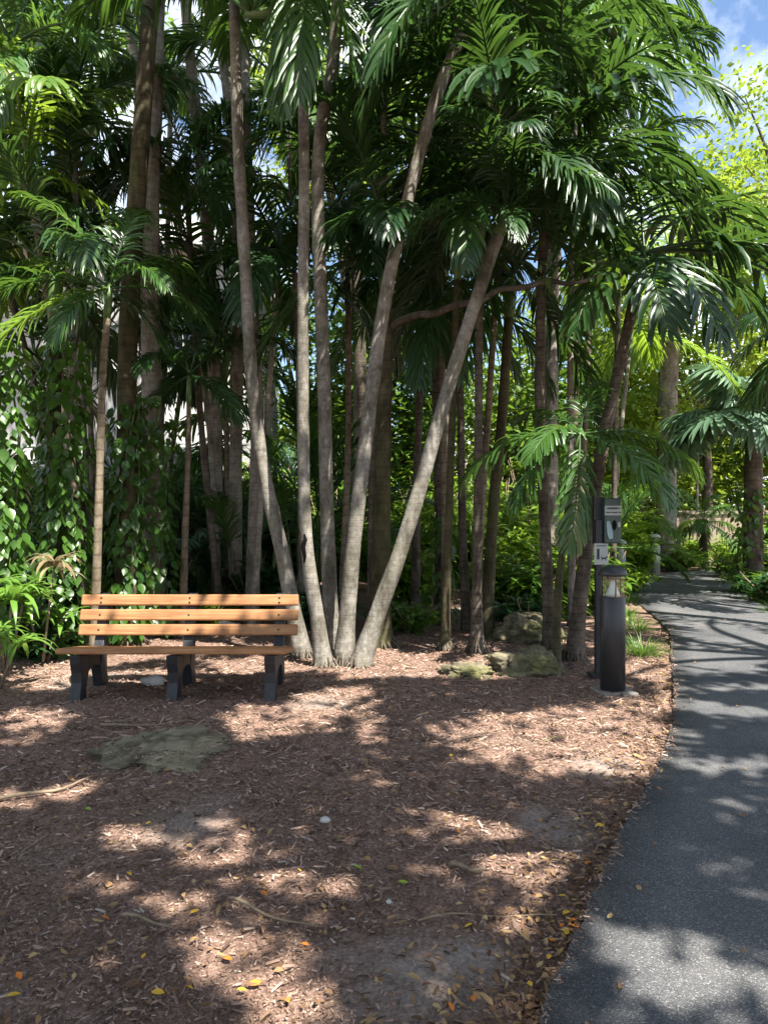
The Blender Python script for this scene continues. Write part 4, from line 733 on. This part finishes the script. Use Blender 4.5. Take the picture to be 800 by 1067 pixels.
for sx in SX:
    m = MB(); th = .085
    # front leg with a flared foot, arch, rear leg, raked back post
    prof = [(-.285, -.03), (-.17, -.03), (-.145, .06), (-.10, .16), (-.03, .215), (.05, .215), (.12, .16), (.165, .06), (.19, -.03), (.31, -.03), (.285, .08), (.262, .22), (.272, .40), (.385, .86), (.315, .885), (.205, .405), (-.27, .405), (-.285, .34), (-.245, .25), (-.235, .16), (-.255, .06)]
    # split into convex-ish strips for clean faces
    def strip(a, b):
        n_ = len(a); vs = []; fs = []
        for (p, q) in zip(a, b):
            for s_ in (-1, 1): vs += [(sx+s_*th/2, p[0], p[1]), (sx+s_*th/2, q[0], q[1])]
        for k in range(n_-1):
            A = k*4; B = A+4; fs += [(A, A+1, B+1, B), (A+2, B+2, B+3, A+3), (A, B, B+2, A+2), (A+1, A+3, B+3, B+1)]
        fs += [(0, 2, 3, 1), (n_*4-4, n_*4-3, n_*4-1, n_*4-2)]; m.add(vs, fs)
    strip([(-.30, -.05), (-.272, .06), (-.248, .14), (-.25, .22), (-.275, .30), (-.285, .366)], [(-.16, -.05), (-.15, .06), (-.125, .14), (-.10, .19), (-.09, .22), (-.09, .338)])
    strip([(-.0895, .20), (-.02, .225), (.06, .225), (.1395, .20)], [(-.0895, .338), (-.02, .329), (.06, .318), (.1395, .307)])
    strip([(.22, -.05), (.19, .06), (.165, .14), (.14, .20), (.19, .32), (.262, .46), (.340, .77)], [(.36, -.05), (.325, .06), (.305, .14), (.30, .22), (.305, .32), (.335, .46), (.41, .785)])
    m.build('support', M['black'], bt, smooth=False, bevel=.006)

# ------------------------------------------------------------------ bollards
def bollard(label, x, y, h=1.07, r=.102, s=1, pale=False):
    t = thing('bollard_light', label, 'bollard light', (x, y, gz(x, y) if y < 12 else 0), 0, 'bollard lights along the path'); mt = M['bronze'] if not pale else M['sign_white']
    m = MB(); m.box((.01, 0, .012), (.31, .28, .04), Matrix.Rotation(.12, 3, 'Z')); m.build('concrete_pad', M['concrete'], t, smooth=False, bevel=.01)
    m = MB(); m.lathe([(r, .04), (r, h-.265), (r*.97, h-.262), (r*.3, h-.262)], 32); m.build('post', mt, t)
    m = MB(); m.lathe([(r*.62, h-.258), (r*.5, h-.225), (r*.22, h-.16), (r*.12, h-.10)], 24); m.build('reflector', M['reflector'], t)
    m = MB(); n = 32; rr = r*.985
    m.lathe([(rr, h-.262), (rr, h-.085)], n); m.f = m.f[:-2]; m.build('lens', M['lens'], t)
    m = MB(); m.lathe([(r*.42, h-.12), (r*.55, h-.098), (r*1.10, h-.088), (r*1.16, h-.080), (r*1.13, h-.06), (r*.98, h-.034), (r*.7, h-.012), (r*.35, h-.001), (.002, h)], 32); m.build('dome_cap', mt, t)
    m = MB()
    for k in range(3):
        a = k*2.094+.5; m.tube([(math.cos(a)*r*.86, math.sin(a)*r*.86, h-.262), (math.cos(a)*r*.86, math.sin(a)*r*.86, h-.09)], .006, 6)
    m.build('strut', mt, t)
g = G(638, 721); bollard('dark bronze dome-topped bollard light beside the path in front of the leaning palm', g.x, g.y)
g = G(646, 616); bollard('small pale bollard light directly behind the dark bollard cap', W(646, 600, 14.2).x, 14.2, .98, .10, pale=True)
bollard('small pale bollard light left of the royal palm trunk', W(682, 600, 16.9).x, 16.9, 1.0, .11, pale=True)

# ------------------------------------------------------------------ waste bag station
sy = 6.75; p = W(623, 690, sy); t = thing('waste_bag_station', 'green dog-waste bag station on a black post behind the bollard', 'waste station', (p.x, sy, 0))
m = MB(); m.box((0, 0, .68), (.06, .06, 1.5)); m.box((0, 0, .012), (.16, .16, .05)); m.build('post', M['black'], t, smooth=False, bevel=.004)
def Z(py): return CAMZ-(py-CY)/F*sy
def X(px): return (px-CX)/F*sy-p.x
bx = (X(627)+X(645))/2; m = MB(); m.box((bx, -.005, (Z(519)+Z(566))/2), (.152, .12, Z(519)-Z(566))); bx_o = m.build('dispenser_box', M['sign_green'], t, smooth=False, bevel=.012)
m = MB(); m.box((X(626)-.012, .045, (Z(519)+Z(566))/2), (.10, .05, Z(519)-Z(566)+.02)); m.build('back_plate', M['black'], t, smooth=False, bevel=.004)
m = MB(); m.box((bx, -.068, (Z(527)+Z(537))/2), (.15, .006, Z(527)-Z(537))); lb = m.build('label', M['sign_white'], bx_o, smooth=False)
m = MB(); rs = random.Random(4)
for row, (z, hh) in enumerate(((Z(529.7), .018), (Z(533.9), .012))):
    x = bx-.064
    while x < bx+.06:
        w = rs.uniform(.006, .011); m.box((x+w/2, -.0722, z), (w, .002, hh*rs.uniform(.8, 1))); x += w+rs.choice([.003, .003, .003, .009])
m.build('lettering', M['sign_ink'], lb, smooth=False)
m = MB(); m.lathe([(.019, 0), (.019, .004)], 20); o = m.build('bag_slot', solid('slot_black', (.006, .006, .006), .8, .1), bx_o, (bx+.012, -.066, Z(547)), smooth=False); o.rotation_euler = (R(90), 0, 0); o.scale = (1, 2.4, 1)
m = MB(); m.lathe([(.014, 0), (.014, .003)], 16); o = m.build('round_sticker', M['sign_white'], bx_o, (bx+.055, -.066, Z(546.5)), smooth=False); o.rotation_euler = (R(90), 0, 0); o.scale = (1, 1.7, 1)
m = MB(); m.leaf((bx-.045, -.07, Z(543)), (.15, -.05, -1), (0, -1, .1), .16, .05, (.5, .8, .9, 1, .7), 0); m.build('hanging_bag', leafmat('thin_bag', (.35, .5, .5), (.4, .55, .55), (.5, .6, .6)), bx_o)
cx = (X(617.5)+X(632))/2; m = MB(); m.box((cx, -.036, (Z(566)+Z(588))/2), (.125, .006, Z(566)-Z(588))); sg = m.build('notice_plate', M['sign_white'], t, smooth=False)
m = MB(); yy = -.0405
m.box((cx-.028, yy, (Z(570)+Z(584))/2), (.022, .002, Z(574)-Z(585)))                                        # dark vertical figure
dz = Z(583.5); dx = cx+.024                                                                                       # dog pictogram
m.box((dx, yy, dz+.018), (.040, .002, .014)); m.box((dx-.017, yy, dz+.005), (.006, .002, .014)); m.box((dx+.016, yy, dz+.005), (.006, .002, .014)); m.box((dx+.024, yy, dz+.029), (.017, .002, .012)); m.box((dx-.023, yy, dz+.028), (.005, .002, .016))
m.box((cx, yy, Z(568.5)), (.085, .002, .008)); m.build('pictogram', M['sign_ink'], sg, smooth=False)

# ------------------------------------------------------------------ rocks, stones, twigs, bright leaves
def rock(label, c, d, seed, mt='rock', name='boulder', cat='rock', group=None, sub=4, rz=0):
    import bmesh
    sub = max(sub, 5) if cat == 'rock' else sub
    bm = bmesh.new(); bmesh.ops.create_icosphere(bm, subdivisions=sub, radius=1)
    for v in bm.verts:
        q = v.co.copy(); f = 1+.30*mnoise.noise(q*1.3+Vector((seed, 0, 0)))+.15*mnoise.noise(q*3.1+Vector((0, seed, 0)))+.07*mnoise.noise(q*8+Vector((0, 0, seed)))
        w_ = .25 if d[2] < .1 else 1; f -= w_*.22*min(mnoise.voronoi(q*2.3+Vector((seed, 2, 0)))[0][0], .8)-.08; f -= .08*mnoise.voronoi(q*6+Vector((0, seed, 2)))[0][0]; f += .06*(1 if mnoise.noise(q*2+Vector((seed*2, 1, 0))) > .1 else -1); q *= f; v.co = Vector((q.x*d[0], q.y*d[1], max(q.z, -.45)*d[2]))
    me = bpy.data.meshes.new(name); bm.to_mesh(me); bm.free(); me.materials.append(M[mt]); me.shade_smooth(); o = bpy.data.objects.new(name, me); link(o); o.location = c; o.rotation_euler = (0, 0, rz); return tag(o, label, cat, group)
g = G(556, 704); rock('mossy limestone boulder left of the leaning brown palm', (g.x-.02, g.y+.22, .05), (.36, .27, .17), 3)
g = G(548, 668); rock('sunlit limestone boulder further back behind the mossy one', (g.x, g.y, .10), (.40, .30, .22), 8)
g = G(485, 703); rock('low moss-covered stone half sunk in the mulch beside the boulder', (g.x, g.y, .02), (.26, .22, .10), 12)
g = G(172, 780); rock('flat greenish limestone slab sunk in the mulch before the bench', (g.x, g.y, -.022), (.42, .42, .085), 22, 'slab', sub=6)
g = G(160, 714); rock('pale stone lying under the bench', (g.x, g.y, .03), (.10, .07, .055), 31, 'stone_pale', 'stone', 'stone', sub=3)
g = G(339, 857); rock('pale pebble alone on the shaded mulch', (g.x, g.y, .012), (.028, .022, .02), 41, 'stone_pale', 'pebble', 'pebble', sub=2)
g = G(405, 943); rock('small pale pebble near the lower middle of the mulch', (g.x, g.y, .012), (.012, .012, .01), 42, 'stone_pale', 'pebble', 'pebble', sub=2)
g = G(308, 666); rock('pale stone beside the right end of the bench', (g.x, g.y, .04), (.07, .05, .05), 43, 'stone_pale', 'stone', 'stone', sub=3)
g = G(228, 640); rock('white stone seen between the bench back slats', (g.x*.8, 9.2, .05), (.16, .10, .10), 44, 'stone_pale', 'stone', 'stone', sub=3)
TW = [((0, 838), (95, 812), .011, 'pale palm stalk lying on the left mulch'), ((105, 757), (200, 752), .012, 'thin pale stick in front of the bench left leg'), ((128, 962), (176, 975), .008, 'green-brown twig in the lower left sunlight'), ((240, 940), (330, 972), .007, 'dark twig across the lower left sun patch'),
      ((435, 968), (580, 960), .004, 'long thin pale stalk across the mulch'), ((20, 905), (50, 880), .006, 'short twig at the left of the mulch'), ((470, 905), (505, 912), .012, 'short bark strip in the right sun patch'), ((130, 812), (150, 800), .006, 'twig beside the limestone slab'),
      ((665, 716), (690, 712), .006, 'twig beside the bollard pad'), ((700, 905), (640, 910), .003, 'x')]
for i, (a, b_, r, lab) in enumerate(TW[:-1]):
    A, B = G(*a), G(*b_); c = (A+B)/2; m = MB(); mid = Vector((rng.normal(0, .02), rng.normal(0, .03), .02)); pts = spline([A-c, mid, B-c], 8)
    m.tube([Vector((q.x, q.y, gz(q.x+c.x, q.y+c.y)+.018+r*.4+.006*math.sin(j))) for j, q in enumerate(pts)], [r*(1-.5*j/8) for j in range(9)], 6, wob=.2); o = m.build('twig', M['twig'], None, c); tag(o, lab, 'twig')
lm = {}
def bright(px, py, mk_, lab, rs):
    g = G(px, py)
    if on_path(np.array([g.x]), np.array([g.y]))[0]: z = .056
    else: z = gz(g.x, g.y)+.022
    if mk_ not in lm:
        m = MB(); m.leaf((-.035, 0, 0), (1, 0, .15), (0, 0, 1), .075, .042, (.1, .75, 1, .7, .05), .25, .12); lm[mk_] = m.mesh('fallen_leaf', M[mk_])
    o = inst('fallen_leaf', lm[mk_], None, (g.x, g.y, z), (rs.uniform(-.35, .35), rs.uniform(-.3, .3), rs.uniform(0, 6.28)), rs.uniform(.32, .6)); tag(o, lab, 'leaf', lab.split(' ')[0]+' leaves fallen on the mulch')
rs = random.Random(9)
YL = [(203, 955), (155, 862), (312, 912), (325, 985), (252, 1038), (198, 1035), (150, 1005), (305, 1043), (165, 1040), (575, 965), (585, 940), (515, 818), (470, 792), (590, 975), (552, 1030), (535, 1060), (560, 830), (250, 905), (135, 915), (430, 950), (380, 900), (90, 850), (15, 1050), (345, 1020), (488, 975), (605, 890), (625, 862), (640, 835), (572, 1003), (545, 965), (590, 955), (600, 925)]
OL = [(275, 935), (237, 1004), (300, 1045), (318, 990), (250, 860), (470, 1055), (493, 1048), (596, 962), (585, 968), (265, 1030), (110, 965), (478, 870), (555, 940), (612, 905), (598, 968), (575, 985), (20, 1030)]
GL = [(578, 772), (570, 775), (92, 847), (420, 925), (373, 908), (355, 878), (585, 771)]
for q in YL[::2]+YL[1:16:4]: bright(*q, 'leaf_yellow', 'yellow leaf fallen on the mulch or its edge', rs)
for q in OL: bright(*q, 'leaf_orange', 'orange leaf fallen on the brown mulch', rs)
for q in GL: bright(*q, 'leaf_green', 'green leaf fallen on the brown mulch', rs)
